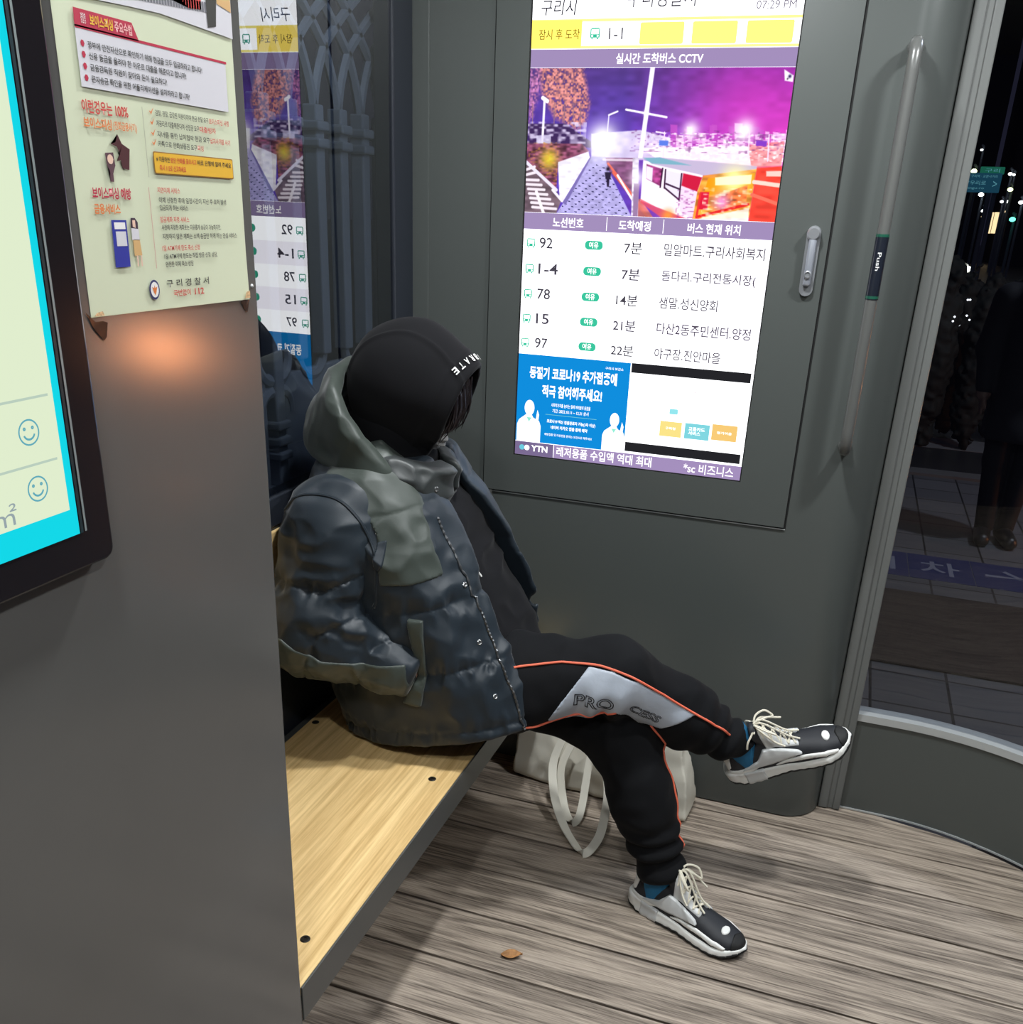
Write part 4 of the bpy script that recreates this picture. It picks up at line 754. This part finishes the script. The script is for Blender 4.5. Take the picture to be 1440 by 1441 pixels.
# a pedestrian in dark clothes standing on the pavement
WK = thing('person', 'person in dark clothes standing on the pavement beyond the curved glass', 'person', (.99, 6.1, GZ))
def walker(p):
    q = p-V(.99, 6.1, GZ)
    d = chain(q, [((-.055, 0, .09), .045), ((-.075, .0, .48), .062), ((-.09, 0, .88), .09)], .03); d = np.minimum(d, chain(q, [((.055, .02, .09), .045), ((.075, .0, .48), .062), ((.09, 0, .88), .09)], .03))
    d = smin(d, rcone(q, (0, 0, .95), (0, 0, 1.36), .155, .17), .06); d = smin(d, rcone(q, (0, 0, 1.42), (0, 0, 1.52), .07, .055), .05); d = smin(d, ellip(q, (0, -.01, 1.62), (.078, .095, .115)), .02); d = smin(d, rcone(q, (0, -.10, 1.60), (0, -.115, 1.585), .01, .014), .02)
    for s in (-1, 1):
        d = smin(d, chain(q, [((s*.19, 0, 1.38), .07), ((s*.235, .01, 1.10), .055), ((s*.23, -.06, .86), .04)], .03), .04); d = smin(d, rcone(q, (s*.055, .04, .045), (s*.075, -.15, .035), .042, .036), .02)
        for k in range(4): d = smin(d, chain(q, [((s*.23+.018*(k-1.5)*.2, -.075-.014*(k-1.5), .83), .011), ((s*.228, -.085-.016*(k-1.5), .76-.008*(k % 2)), .009)], .003), .01)
        d = smin(d, rcone(q, (s*.225, -.10, .84), (s*.215, -.125, .79), .011, .009), .01)
    return d
v_, f_ = nets(walker, (.6, 5.8, GZ-.01), (1.36, 6.35, GZ+1.8), .016, 2)
keep(mesh('body', v_, f_, mat('night_skin', rgb(120, 95, 82), .6), smooth=True), WK)
def coat(p):
    q = p-V(.99, 6.1, GZ); d = smin(rcone(q, (0, 0, .62), (0, 0, 1.36), .205, .19), rcone(q, (0, 0, 1.38), (0, 0, 1.48), .12, .075), .06)
    for s in (-1, 1): d = smin(d, chain(q, [((s*.19, 0, 1.38), .088), ((s*.235, .01, 1.10), .074), ((s*.23, -.055, .90), .056)], .03), .03)
    return smax(smax(d, .62-q[..., 2], .02), .86-q[..., 2]-(np.abs(q[..., 0]) < .19)*1.0, .02)-.008*vnoise(p, 9, 2)
v_, f_ = nets(coat, (.6, 5.75, GZ+.4), (1.38, 6.4, GZ+1.75), .018, 2); keep(mesh('coat', v_, f_, mat('dark_coat', rgb(24, 24, 28), .8), smooth=True), WK)
def slacks(p):
    q = p-V(.99, 6.1, GZ); d = np.minimum(chain(q, [((-.055, 0, .08), .055), ((-.075, .0, .48), .07), ((-.09, 0, .9), .11)], .03), chain(q, [((.055, .02, .08), .055), ((.075, .0, .48), .07), ((.09, 0, .9), .11)], .03)); return smax(d, .06-q[..., 2], .01)
v_, f_ = nets(slacks, (.6, 5.85, GZ), (1.25, 6.35, GZ+1.1), .016, 2); keep(mesh('trousers', v_, f_, mat('dark_slacks', rgb(20, 20, 24), .8), smooth=True), WK)
def hairf(p): q = p-V(.99, 6.1, GZ); return smax(ellip(q, (0, .012, 1.64), (.088, .104, .118)), -ellip(q, (0, -.09, 1.57), (.08, .06, .11)), .01)
v_, f_ = nets(hairf, (.86, 5.95, GZ+1.45), (1.12, 6.25, GZ+1.8), .012, 2); keep(mesh('hair', v_, f_, mat('night_hair', rgb(20, 18, 18), .5), smooth=True), WK)
for s in (-1, 1):
    f = lambda p: smax(rcone(p-V(.99, 6.1, GZ), (s*.055, .04, .048), (s*.075, -.16, .038), .05, .042), GZ+.001-p[..., 2], .008)
    v_, f_ = nets(f, (.65, 5.8, GZ-.01), (1.2, 6.3, GZ+.15), .012, 2); keep(mesh('shoe', v_, f_, mat('dark_shoe', rgb(22, 22, 24), .4), smooth=True), WK)
# ---------------------------------------------------------------- the seated person
NAVY = mat('navy_nylon', rgb(33, 42, 50), .47, spec=.38, sheen=.15, bump=(260, .12, (1, 1, 1), .001))
OLIVE = mat('grey_green_nylon', rgb(61, 68, 63), .46, spec=.4, sheen=.2, bump=(220, .12, (1, 1, 1), .001))
COTTON = mat('black_cotton', rgb(17, 17, 20), .9, spec=.2, sheen=.04, bump=(500, .25, (1, 1, 1), .0008))
TROUS = mat('black_track_cloth', rgb(12, 13, 16), .85, spec=.2, sheen=.03, bump=(420, .25, (1, 1, 1), .0008))
REFL = mat('light_grey_nylon', rgb(176, 184, 196), .4, spec=.5, bump=(60, .3, (1, 1, 1), .003))
PIPE = mat('orange_piping', rgb(232, 112, 84), .5); SKIN = mat('skin', rgb(206, 164, 140), .5, spec=.3); HAIR = mat('dark_hair', rgb(38, 30, 34), .45)
MASK = mat('grey_mask_cloth', rgb(150, 150, 148), .8); STEEL = mat('snap_steel', rgb(170, 172, 172), .25, .9); SOCKM = mat('blue_sock', rgb(28, 106, 150), .8)
PE = thing('person', 'person in black hood and navy puffer jacket slouched on the bench with legs crossed', 'person', (-.84, 1.96, .41))
def pin(o, parent=None): return keep(o, PE) if parent is None else (setattr(o, 'parent', parent), o)[1]
def solid(name, f, lo, hi, res, m, parent=None, proj=3):
    v, q = nets(f, lo, hi, res, proj); o = mesh(name, v, q, m, smooth=True); return pin(o, parent)
def over(base, t, region, depth=.018, k=.0015):
    def f(p):
        b = base(p); return smax(smax(b-t, region(p), k), -(b+depth), .004)
    return f
BS = 1.
# body: one continuous surface (head with face, neck, torso, arms, hands, legs, feet) inside the clothes
def hand(p, W, d, n):
    d = d/np.linalg.norm(d); n = n-d*(n@d); n /= np.linalg.norm(n); s = np.cross(d, n); P = lambda a, b, c: tuple(W+d*a+s*b+n*c)
    r = smin(rcone(p, P(0, 0, 0), P(.075, .012, 0), .024, .016), rcone(p, P(0, 0, 0), P(.075, -.022, 0), .022, .016), .02)
    for b, L in ((.030, .066), (.010, .076), (-.010, .070), (-.030, .054)):
        r = smin(r, chain(p, [(P(.075, b, 0), .0095), (P(.075+L*.45, b*1.1, .004), .0088), (P(.075+L*.75, b*1.1, .020), .008), (P(.075+L*.86, b*1.1, .036), .007)], .003), .006)
    return smin(r, chain(p, [(P(.015, .028, .004), .013), (P(.045, .052, .016), .011), (P(.070, .058, .028), .009)], .004), .012)
def body(p):
    d = smin(head(p), rcone(p, HC+HF*-.03-HU*.08, (-.955, 1.955, 1.02), .055, .062), .03)
    d = smin(d, rcone(p, (-.955, 1.965, .95), (-.86, 1.97, .56), .12, .13), .06)
    for a, b, c, n, hd in ((SH, EL, WR, V(0, 0, 1), V(.7, .65, -.05)), (SH2, EL2, WR2, V(0, 0, 1), V(.6, -.02, .0)*V(1, 1, 1)+V(0, -.55, -.05))):
        d = smin(d, chain(p, [((-.96, a[1]*.5+.98, .985), .06), (a, .058), (b, .042), (c, .028)], .03), .04); d = smin(d, hand(p, c+V(.0, .03*np.sign(hd[1]), 0)+hd*.02, hd, n), .015)
    for T_, fa, fb in ((RT, V(-.077, 2.115, .377), V(.023, 2.125, .423)), (LT, V(-.234, 1.928, .0525), V(-.131, 1.8885, .046))):
        e = V(*T_[-1][0]); d = smin(d, chain(p, [(q, max(.03, r*.58)) for q, r in T_], .04), .05)
        d = smin(d, chain(p, [(e, .028), (fa, .027), (fb, .020)], .02), .02)
    return d
bo = solid('body', body, (-1.15, 1.6, 0), (.12, 2.36, 1.36), .009*BS, SKIN)
for s in (-1, 1):
    c = hw(.079, s*.032, .016); e = MB(); bmesh.ops.create_uvsphere(e.bm, u_segments=14, v_segments=10, radius=.0115, matrix=Matrix.Translation(c)); pin(e.build('eyeball', mat('eye_white', rgb(225, 222, 218), .2), smooth=True))
# face mask, fringe of hair
def mask(p):
    q = hl(p); d = smin(ellip(q, (.045, 0, -.055), (.062, .062, .066)), rcone(q, (.088, 0, -.01), (.108, 0, -.035), .014, .020), .025)-.004*np.sin(q[..., 2]*420)*np.exp(-((q[..., 2]+.055)/.04)**2)
    d = smax(d, -q[..., 0]+.012, .006); return smax(d, q[..., 2]-.0, .006)
solid('face_mask', mask, (-.98, 1.82, 1.02), (-.74, 2.04, 1.28), .005*BS, MASK)
hm = MB(); rn = random.Random(3)
for k in range(64):
    y = rn.uniform(-.062, .062); a = rn.uniform(-.010, .012); L = rn.uniform(.075, .125)
    p0 = hw(.070+a, y, .098+rn.uniform(-.01, .012)); p = [tuple(p0)]
    for j in range(1, 6): t = j/5; p.append(tuple(hw(.072+a+.038*math.sin(t*1.7)+.010*t*rn.random(), y*(1+.12*t)+.008*t*rn.uniform(-1, 1), .098-L*t**1.15)))
    hm.tube(p, [.0030, .0030, .0027, .0023, .0016, .0004], 5)
hm.tube([tuple(hw(.052, y, .10-.25*abs(y))) for y in (-.07, -.04, 0, .04, .07)], .014, 8)
pin(hm.build('hair', HAIR, smooth=True))
# hoodie: body and hood
solid('hoodie', hoodie, (-1.12, 1.7, .48), (-.5, 2.25, 1.2), .008*BS, COTTON)
ho = solid('hood', hood, (-1.12, 1.74, 1.0), (-.70, 2.12, 1.43), .0042*BS, COTTON)
# trousers
tr = solid('trousers', trousers, (-1.06, 1.70, .04), (.02, 2.34, .76), .0055*BS, TROUS)
# puffer jacket
ja = solid('jacket', jacket, (-1.2, 1.58, .36), (-.48, 2.32, 1.14), .0055*BS, NAVY)
s1 = solid('sleeve', sleeve, (-1.22, 1.52, .52), (-.68, 1.92, 1.10), .005*BS, NAVY, ja)
solid('sleeve', sleeve2, (-1.2, 2.05, .52), (-.66, 2.40, 1.10), .008*BS, NAVY, ja)
solid('folded_hood', jhood, (-1.16, 1.74, .93), (-.78, 2.12, 1.32), .0045*BS, OLIVE, ja)
co = solid('collar', collar, (-1.1, 1.78, .9), (-.77, 2.08, 1.18), .0045*BS, mat('charcoal_nylon', rgb(50, 54, 54), .45, sheen=.2), ja)
# ---------------------------------------------------------------- sneakers, tote bag
def catmull(P, n=6):
    P = [Vector(p) for p in P]; out = []
    for i in range(len(P)-1):
        a, b, c, d = P[max(0, i-1)], P[i], P[i+1], P[min(len(P)-1, i+2)]
        for k in range(n): t = k/n; out.append(.5*((2*b)+(c-a)*t+(2*a-5*b+4*c-d)*t*t+(3*b-a-3*c+d)*t**3))
    return out+[P[-1]]
UX = V(0, .03, .08, .14, .19, .23, .265, .285, .292)
UW = V(.024, .034, .036, .036, .042, .045, .036, .018, .004); UH = V(.094, .100, .100, .086, .066, .055, .046, .036, .028)
def sole_z(x): return np.interp(x, (0, .05, .12, .17, .24, .29), (.040, .036, .030, .024, .022, .030)), np.interp(x, (0, .03, .11, .14, .2, .25, .292), (.008, .0, .002, .004, .0, .003, .018))
def upper(p):
    x, y, z = p[..., 0], p[..., 1], p[..., 2]; w = np.interp(x, UX, UW); h = np.interp(x, UX, UH); z0 = .018
    k = ((np.abs(y)/w)**2.4+(np.maximum(0, z-z0)/(h-z0))**2.4)**(1/2.4)
    d = (k-1)*np.minimum(w, h-z0); d = smax(d, -x-.0, .02); d = smax(d, x-.288, .01); d = smax(d, z0-z, .004)
    d = smax(d, -ellip(p, (.050, 0, .112), (.046, .026, .045)), .008)
    t = rcone(p, (.135, 0, .085), (.098, 0, .122), .020, .024); return smin(d, smax(t, -rcone(p, (.085, 0, .02), (.060, 0, .14), .03, .034), .006), .012)   # tongue
def sole(p):
    x, y, z = p[..., 0], p[..., 1], p[..., 2]; zt, zb = sole_z(x); w = np.interp(x, UX, UW)+.006+.0015*np.sin(z*180)
    w = np.where(x < .02, np.sqrt(np.maximum(1e-6, 1-((.02-x)/.034)**2))*.037, w)
    d = smax(np.abs(y)-w, np.maximum(z-zt, zb-z), .006); d = smax(d, np.maximum(-.012-x, x-.296), .012)
    return d-.0006*np.sin(x*300)*(z < .012)
SB = mat('shoe_black_mesh', rgb(30, 32, 38), .6, bump=(900, .5, (1, 1, 1), .0006)); SWH = mat('shoe_white', rgb(236, 236, 232), .4); SGY = mat('shoe_silver', rgb(206, 208, 208), .35); SOUT = mat('outsole_black', rgb(24, 24, 24), .7); LACE = mat('cream_lace', rgb(226, 220, 202), .8)
def sh(name, f, m, par, res=.0036, lo=(-.02, -.07, -.01), hi=(.31, .07, .16)): v, q = nets(f, lo, hi, res, 2); return mesh(name, v, q, m, par, True)
def shoe(name):
    r = bpy.data.objects.new(name, None); COL.objects.link(r)
    u = sh('upper', upper, SB, r); s = sh('sole', sole, SWH, r)
    sh('outsole', lambda p: smax(sole(p)-.0015, p[..., 2]-sole_z(p[..., 0])[1]-.007, .002), SOUT, s)
    sh('heel_block', over(sole, .0016, lambda p: np.abs(p[..., 0]-.062)-.024, .006), SGY, s, .0034)
    P = lambda pts: (lambda p: poly2(p[..., 0], p[..., 2], pts))
    for n, pts, m in (('side_stripe', [(.034, .044), (.082, .060), (.103, .083), (.124, .079), (.178, .058), (.186, .050), (.155, .0465), (.112, .0425)], SGY), ('side_stripe', [(.114, .034), (.138, .0425), (.188, .0435), (.240, .036), (.262, .029), (.256, .024), (.20, .032), (.155, .034)], SWH), ('heel_stripe', [(.006, .050), (.016, .056), (.024, .088), (.016, .092), (.008, .088)], SWH), ('heel_stripe', [(.0, .030), (.06, .034), (.09, .048), (.05, .047), (.0, .046)], SWH)):
        sh(n, over(upper, .0035 if m is SWH else .0045, P(pts), .006, .001), m, u, .003)
    sh('toe_guard', over(upper, .002, lambda p: .262-p[..., 0]+.25*np.abs(p[..., 1])+.0*p[..., 2], .006), SOUT, u, .0034)
    sh('toe_badge', over(upper, .0022, lambda p: ellip(p*V(1, 1, 0), (.243, -.006, 0), (.0085, .014, .01)), .006), SWH, u, .0028)
    for y in (-.017, .017):
        sh('eyestay', over(upper, .002, lambda p, y=y: smax(np.abs(p[..., 1]-y)-.007, np.abs(p[..., 0]-.148)-.036, .003), .006), SGY, u, .0034)
    def top(x, y):
        zz = np.linspace(.13, .02, 111); q = np.stack([zz*0+x, zz*0+y, zz], -1); d = np.minimum(upper(q), 1); k = np.argmax(d < 0); return zz[k]+.0035
    m = MB()
    xs = [.104, .119, .134, .149, .164, .179]
    for i in range(5):
        for sgn in (1, -1):
            p = [(xs[i]+(xs[i+1]-xs[i])*t, sgn*(-.021+.042*t), top(xs[i]+(xs[i+1]-xs[i])*t, sgn*(-.021+.042*t))+.001*(1+sgn)) for t in [k/7 for k in range(8)]]; m.tube(p, .0024, 6)
    for sgn in (1, -1):
        a = (.108, 0, top(.108, 0)+.006)
        m.tube(catmull([a, (.118, sgn*.018, a[2]+.012), (.138, sgn*.034, a[2]+.004), (.150, sgn*.030, a[2]-.016), (.135, sgn*.020, a[2]-.006), (.115, sgn*.006, a[2]+.004), a]), .0025, 6)
        m.tube(catmull([a, (.122, sgn*.022, a[2]-.002), (.142, sgn*.038, a[2]-.028), (.160, sgn*.045, a[2]-.044)]), .0024, 6)
        m.tube(catmull([a, (.10, sgn*.020, a[2]-.004), (.086, sgn*.034, a[2]-.012), (.078, sgn*.0385, a[2]-.026)]), .0024, 6)
        m.tube(catmull([a, (.13, sgn*.006, a[2]+.006), (.165, sgn*.008, top(.165, 0)+.012), (.19, sgn*.013, top(.19, .01)+.003)]), .0022, 6)
    m.build('lace', LACE, r, smooth=True)
    sk = MB().lathe([(.0345, -.045), (.036, 0), (.036, .02), (.032, .065)], (.058, 0, .085), 20); sk.build('sock', SOCKM, r, smooth=True)
    return r
def place(o, heel, xd, zd):
    x = Vector(xd).normalized(); z = Vector(zd); z = (z-x*z.dot(x)).normalized(); y = z.cross(x)
    Mw = Matrix(((x.x, y.x, z.x, heel[0]), (x.y, y.y, z.y, heel[1]), (x.z, y.z, z.z, heel[2]), (0, 0, 0, 1)))
    o.parent = PE; o.matrix_parent_inverse = Matrix.Translation(-Vector(PE.location)); o.matrix_basis = Mw@Matrix.Scale(1.05, 4)
s1_ = shoe('sneaker'); place(s1_, (-.102, 2.13, .305), (.86, .05, .50), (-.5, -.38, .8))
def dup(o, par):
    c = o.copy(); COL.objects.link(c); c.parent = par
    for ch in list(o.children): dup(ch, c)
    return c
s2_ = dup(s1_, PE); place(s2_, (-.288, 1.949, .0), (.93, -.36, 0), (0, 0, 1))
# tote bag
CANV = mat('cream_canvas', rgb(226, 222, 208), .9, noise=(9, .95), bump=(500, .3, (1, 1, 1), .001))
BAX = np.array([[.996, -.087, 0], [.087, .996, 0], [0, 0, 1]])
def bag(p):
    q = (p-V(-.49, 2.392, 0))@BAX.T; x, y, z = q[..., 0], q[..., 1], q[..., 2]
    top = .215+.035*np.clip((x+.1)/.3, -1, 1)+.012*np.sin(x*22)+.01*vnoise(p, 12, 3); hw_ = .272-.03*np.clip(z/.2, 0, 1)**2*(x > 0)-.01*z/.2
    d = smax(np.maximum(np.abs(x)-hw_, np.abs(y)-(.054-.035*np.clip(z/.24, 0, 1)**1.5)), np.maximum(.002-z, z-top), .02)
    return d-.006*ridge(p*V(1, 1, .8), 9, 6)*np.clip(z/.06, 0, 1)-.003*vnoise(p, 24, 4)
B = thing('tote_bag', 'cream canvas tote bag slumped on the floor against the wall behind the legs', 'bag', (-.49, 2.39, 0))
v, q = nets(bag, (-.82, 2.26, -.01), (-.16, 2.50, .30), .006); keep(mesh('bag_body', v, q, CANV, smooth=True), B)
def strap(P, w, side):
    P = catmull(P); mb = MB(); S_ = Vector(side).normalized(); R = []
    for i, p in enumerate(P):
        t = (P[min(i+1, len(P)-1)]-P[max(i-1, 0)]).normalized(); s = (S_-t*S_.dot(t)); s = s.normalized() if s.length > .05 else Vector((1, 0, 0)); n = t.cross(s)
        R.append([mb.bm.verts.new(p+s*a*w+n*b*.0016) for a, b in ((-.5, -1), (.5, -1), (.5, 1), (-.5, 1))])
    for A, C_ in zip(R[:-1], R[1:]):
        for k in range(4): mb.bm.faces.new((A[k], A[(k+1) % 4], C_[(k+1) % 4], C_[k]))
    mb.bm.faces.new(R[0][::-1]); mb.bm.faces.new(R[-1]); return mb.build('strap', CANV, smooth=True)
keep(strap([(-.604, 2.328, .186), (-.618, 2.290, .120), (-.588, 2.215, .064), (-.541, 2.145, .030), (-.497, 2.095, .016), (-.456, 2.060, .010), (-.434, 2.085, .026), (-.426, 2.135, .052), (-.434, 2.21, .129), (-.472, 2.28, .183), (-.506, 2.325, .212)], .024, (.7, -.25, -.2)), B)
keep(strap([(-.572, 2.330, .184), (-.594, 2.295, .110), (-.570, 2.245, .040), (-.541, 2.20, .014), (-.516, 2.185, .011), (-.507, 2.215, .037), (-.511, 2.275, .118), (-.512, 2.325, .201)], .022, (.7, -.25, -.2)), B)
# ---------------------------------------------------------------- panels, seams, fastenings on the clothes
def grad(f, p, e=.003):
    p = np.atleast_2d(p); g = np.stack([f(p+e*np.eye(3)[i])-f(p-e*np.eye(3)[i]) for i in range(3)], -1); return g/np.linalg.norm(g, axis=-1, keepdims=True)
def snapto(f, P, off=.001, n=4):
    P = np.array(P, float)
    for _ in range(n):
        g = np.stack([(f(P+.002*np.eye(3)[i])-f(P-.002*np.eye(3)[i]))/.004 for i in range(3)], -1); P = P-((f(P)-off)/np.maximum((g*g).sum(-1), .2))[:, None]*g
    return P
def seam(name, f, P, r, m, par, off=.001, n=5, bead=0.):
    P = snapto(f, [tuple(p) for p in catmull(P, n)], off); k = len(P)
    return pin(MB().tube([tuple(p) for p in P], [r*(1+bead*(i % 2)) for i in range(k)], 7).build(name, m, smooth=not bead), par)
def stud(name, f, p, m, par, r=.0062):
    p = snapto(f, [p], .0)[0]; n = grad(f, p)[0]; R = Vector((0, 0, 1)).rotation_difference(Vector(n)).to_matrix().to_4x4()
    return pin(MB().lathe([(r, -.003), (r, .0012), (r*.7, .0022), (r*.45, .0014), (r*.2, .0014)], n=16, M=Matrix.Translation(p)@R).build(name, m, smooth=True), par)
px_z = lambda pts: (lambda p: poly2(p[..., 0], p[..., 2], pts))
YO = [(-1.02, 1.10), (-1.02, 1.04), (-.98, 1.037), (-.93, 1.011), (-.888, .965), (-.874, .923), (-.868, .848), (-.795, .855), (-.752, .866), (-.776, .923), (-.826, 1.017), (-.88, 1.082), (-.93, 1.13)]
solid('yoke_panel', over(jacket_solid, .003, lambda p: smax(px_z(YO)(p), p[..., 1]-1.90, .003), .02), (-1.06, 1.62, .82), (-.70, 1.93, 1.15), .005*BS, OLIVE, ja)
SP = [(-1.09, .735), (-1.039, .742), (-1.006, .717), (-.958, .692), (-.869, .680), (-.796, .684), (-.785, .60), (-.916, .56), (-1.12, .58)]
solid('sleeve_panel', over(sleeve, .0028, px_z(SP), .012), (-1.2, 1.52, .52), (-.74, 1.86, .78), .0045*BS, OLIVE, s1)
solid('pocket_welt', over(jacket_solid, .009, lambda p: smax(px_z([(-.806, .776), (-.772, .778), (-.764, .637), (-.772, .572), (-.815, .575), (-.784, .642)])(p), p[..., 1]-1.85, .002), .01), (-.85, 1.62, .54), (-.74, 1.88, .80), .004*BS, OLIVE, ja)
solid('pocket_seam', over(jacket_solid, .006, lambda p: smax(px_z([(-.878, .940), (-.860, .945), (-.858, .895), (-.868, .880), (-.880, .890)])(p), p[..., 1]-1.85, .002), .006), (-.9, 1.62, .85), (-.83, 1.85, .97), .003, NAVY, ja)
ZP = [(-.792, 1.826, .975), (-.757, 1.822, .91), (-.708, 1.815, .815), (-.676, 1.812, .755), (-.645, 1.803, .705), (-.606, 1.788, .645), (-.566, 1.775, .585), (-.542, 1.77, .53)]
seam('zipper', jacket_solid, ZP, .0022, mat('zip_teeth', rgb(96, 98, 100), .35, .7), ja, .0015, 12, .55)
for q in ((-.726, 1.80, .828), (-.676, 1.79, .712), (-.622, 1.76, .60)): stud('snap_button', jacket_solid, q, STEEL, ja)
stud('snap_button', collar, (-.814, 1.865, 1.026), STEEL, co)
seam('drawcord', hoodie, [(-.742, 1.90, .865), (-.715, 1.905, .845), (-.70, 1.91, .828)], .0025, mat('white_cord', rgb(220, 220, 215), .7), ja, .002)
# armhole welt and hem edge
seam('armhole_seam', lambda p: smin(jacket_solid(p), sleeve(p), .004), [(-1.09, 1.70, .985), (-1.03, 1.69, 1.03), (-.965, 1.70, 1.022), (-.91, 1.70, .98), (-.882, 1.70, .925), (-.876, 1.69, .85), (-.885, 1.69, .78)], .004, NAVY, ja, .0)
# lettering round the brim of the hood
WLT = mat('white_print', rgb(226, 226, 222), .6)
for i, ch in enumerate('VIBRATE'):
    pts = []
    for a in (i-3, i-2.5):
        ph = math.radians(a*8.6+7); dr = HU*math.cos(ph)-V(0, 1, 0)*math.sin(ph); c = hw(.066, 0, .03); t = np.arange(.03, .2, .001); k = np.argmax(hood_out(c+t[:, None]*dr) > 0); pts.append(c+dr*t[k])
    o = pts[0]; x = pts[1]-pts[0]; x /= np.linalg.norm(x); n = grad(hood_out, o)[0]; up = np.cross(n, x); o = o+n*.0036
    text(ch, 'hood_lettering', plane_m(o, x, up), -.0055, -.007, .0055 if ch != 'I' else -.003, .008, WLT, ho, .02)
# side panel, piping and lettering of the trousers
YC = lambda x: np.interp(x, (-.84, -.62, -.392, -.235, -.1), (1.87, 1.90, 1.965, 2.055, 2.13))
PAN = [(-.440, .655), (-.381, .655), (-.326, .631), (-.264, .579), (-.200, .532), (-.235, .512), (-.274, .492), (-.324, .505), (-.365, .555), (-.407, .530), (-.46, .516), (-.515, .525), (-.485, .58)]
pa = solid('side_panel', over(trousers, .0025, lambda p: smax(smax(px_z(PAN)(p), p[..., 1]-YC(p[..., 0]), .002), chain(p, RT, .05)-.02, .002), .010), (-.57, 1.74, .46), (-.17, 2.10, .69), .004*BS, REFL, tr)
f_r = lambda p: np.minimum(trousers(p), 9)
seam('piping', trousers, [(-.60, 1.825, .643), (-.515, 1.861, .658), (-.44, 1.891, .656), (-.381, 1.888, .655), (-.326, 1.906, .631), (-.264, 1.953, .579), (-.207, 1.985, .536), (-.150, 2.015, .495), (-.118, 2.035, .470)], .0028, PIPE, tr, .003)
seam('piping', trousers, [(-.585, 1.815, .528), (-.535, 1.82, .515), (-.46, 1.85, .512), (-.407, 1.88, .530), (-.368, 1.883, .560)], .0026, PIPE, tr, .002)
seam('piping', trousers, [(-.297, 1.96, .50), (-.262, 1.99, .43), (-.238, 1.98, .348), (-.222, 1.965, .28), (-.205, 1.955, .215), (-.195, 1.94, .185)], .0026, PIPE, tr, .001)
def drape(s, x0, z0, x1, z1, rot):
    c = bpy.data.curves.new('t', 'FONT'); c.body = s; c.fill_mode = 'NONE'; c.bevel_depth = .026; c.offset = .01; c.resolution_u = 5
    o = bpy.data.objects.new('t', c); me = bpy.data.meshes.new_from_object(o); bpy.data.objects.remove(o); bpy.data.curves.remove(c)
    n = len(me.vertices); co = np.empty(n*3); me.vertices.foreach_get('co', co); co = co.reshape(-1, 3); lo, hi = co.min(0), co.max(0)
    u = (co[:, 0]-lo[0])/(hi[0]-lo[0])*(x1-x0); v = (co[:, 1]-lo[1])/(hi[1]-lo[1])*(z1-z0); X = x0+u*math.cos(rot)-v*math.sin(rot); Z = z0+u*math.sin(rot)+v*math.cos(rot)
    ys = np.arange(1.74, 2.10, .003); Y = np.empty(n)
    for i in range(0, n, 4000):
        q = np.stack([np.broadcast_to(X[i:i+4000, None], (len(X[i:i+4000]), len(ys))), np.broadcast_to(ys, (len(X[i:i+4000]), len(ys))), np.broadcast_to(Z[i:i+4000, None], (len(X[i:i+4000]), len(ys)))], -1)
        d = trousers(q)-.0028 < 0; Y[i:i+4000] = np.where(d.any(1), ys[np.argmax(d, 1)], 1.95)
    co = np.stack([X, Y-.0016-co[:, 2]*.03, Z], -1); me.vertices.foreach_set('co', co.ravel()); me.update(); me.materials.clear(); me.materials.append(mat('print_black', rgb(24, 24, 28), .6)); me.name = 'lettering'; return link('lettering', me, pa)
drape('PRO', -.462, .566, -.372, .598, -.06); drape('CESS', -.345, .556, -.268, .578, -.62)
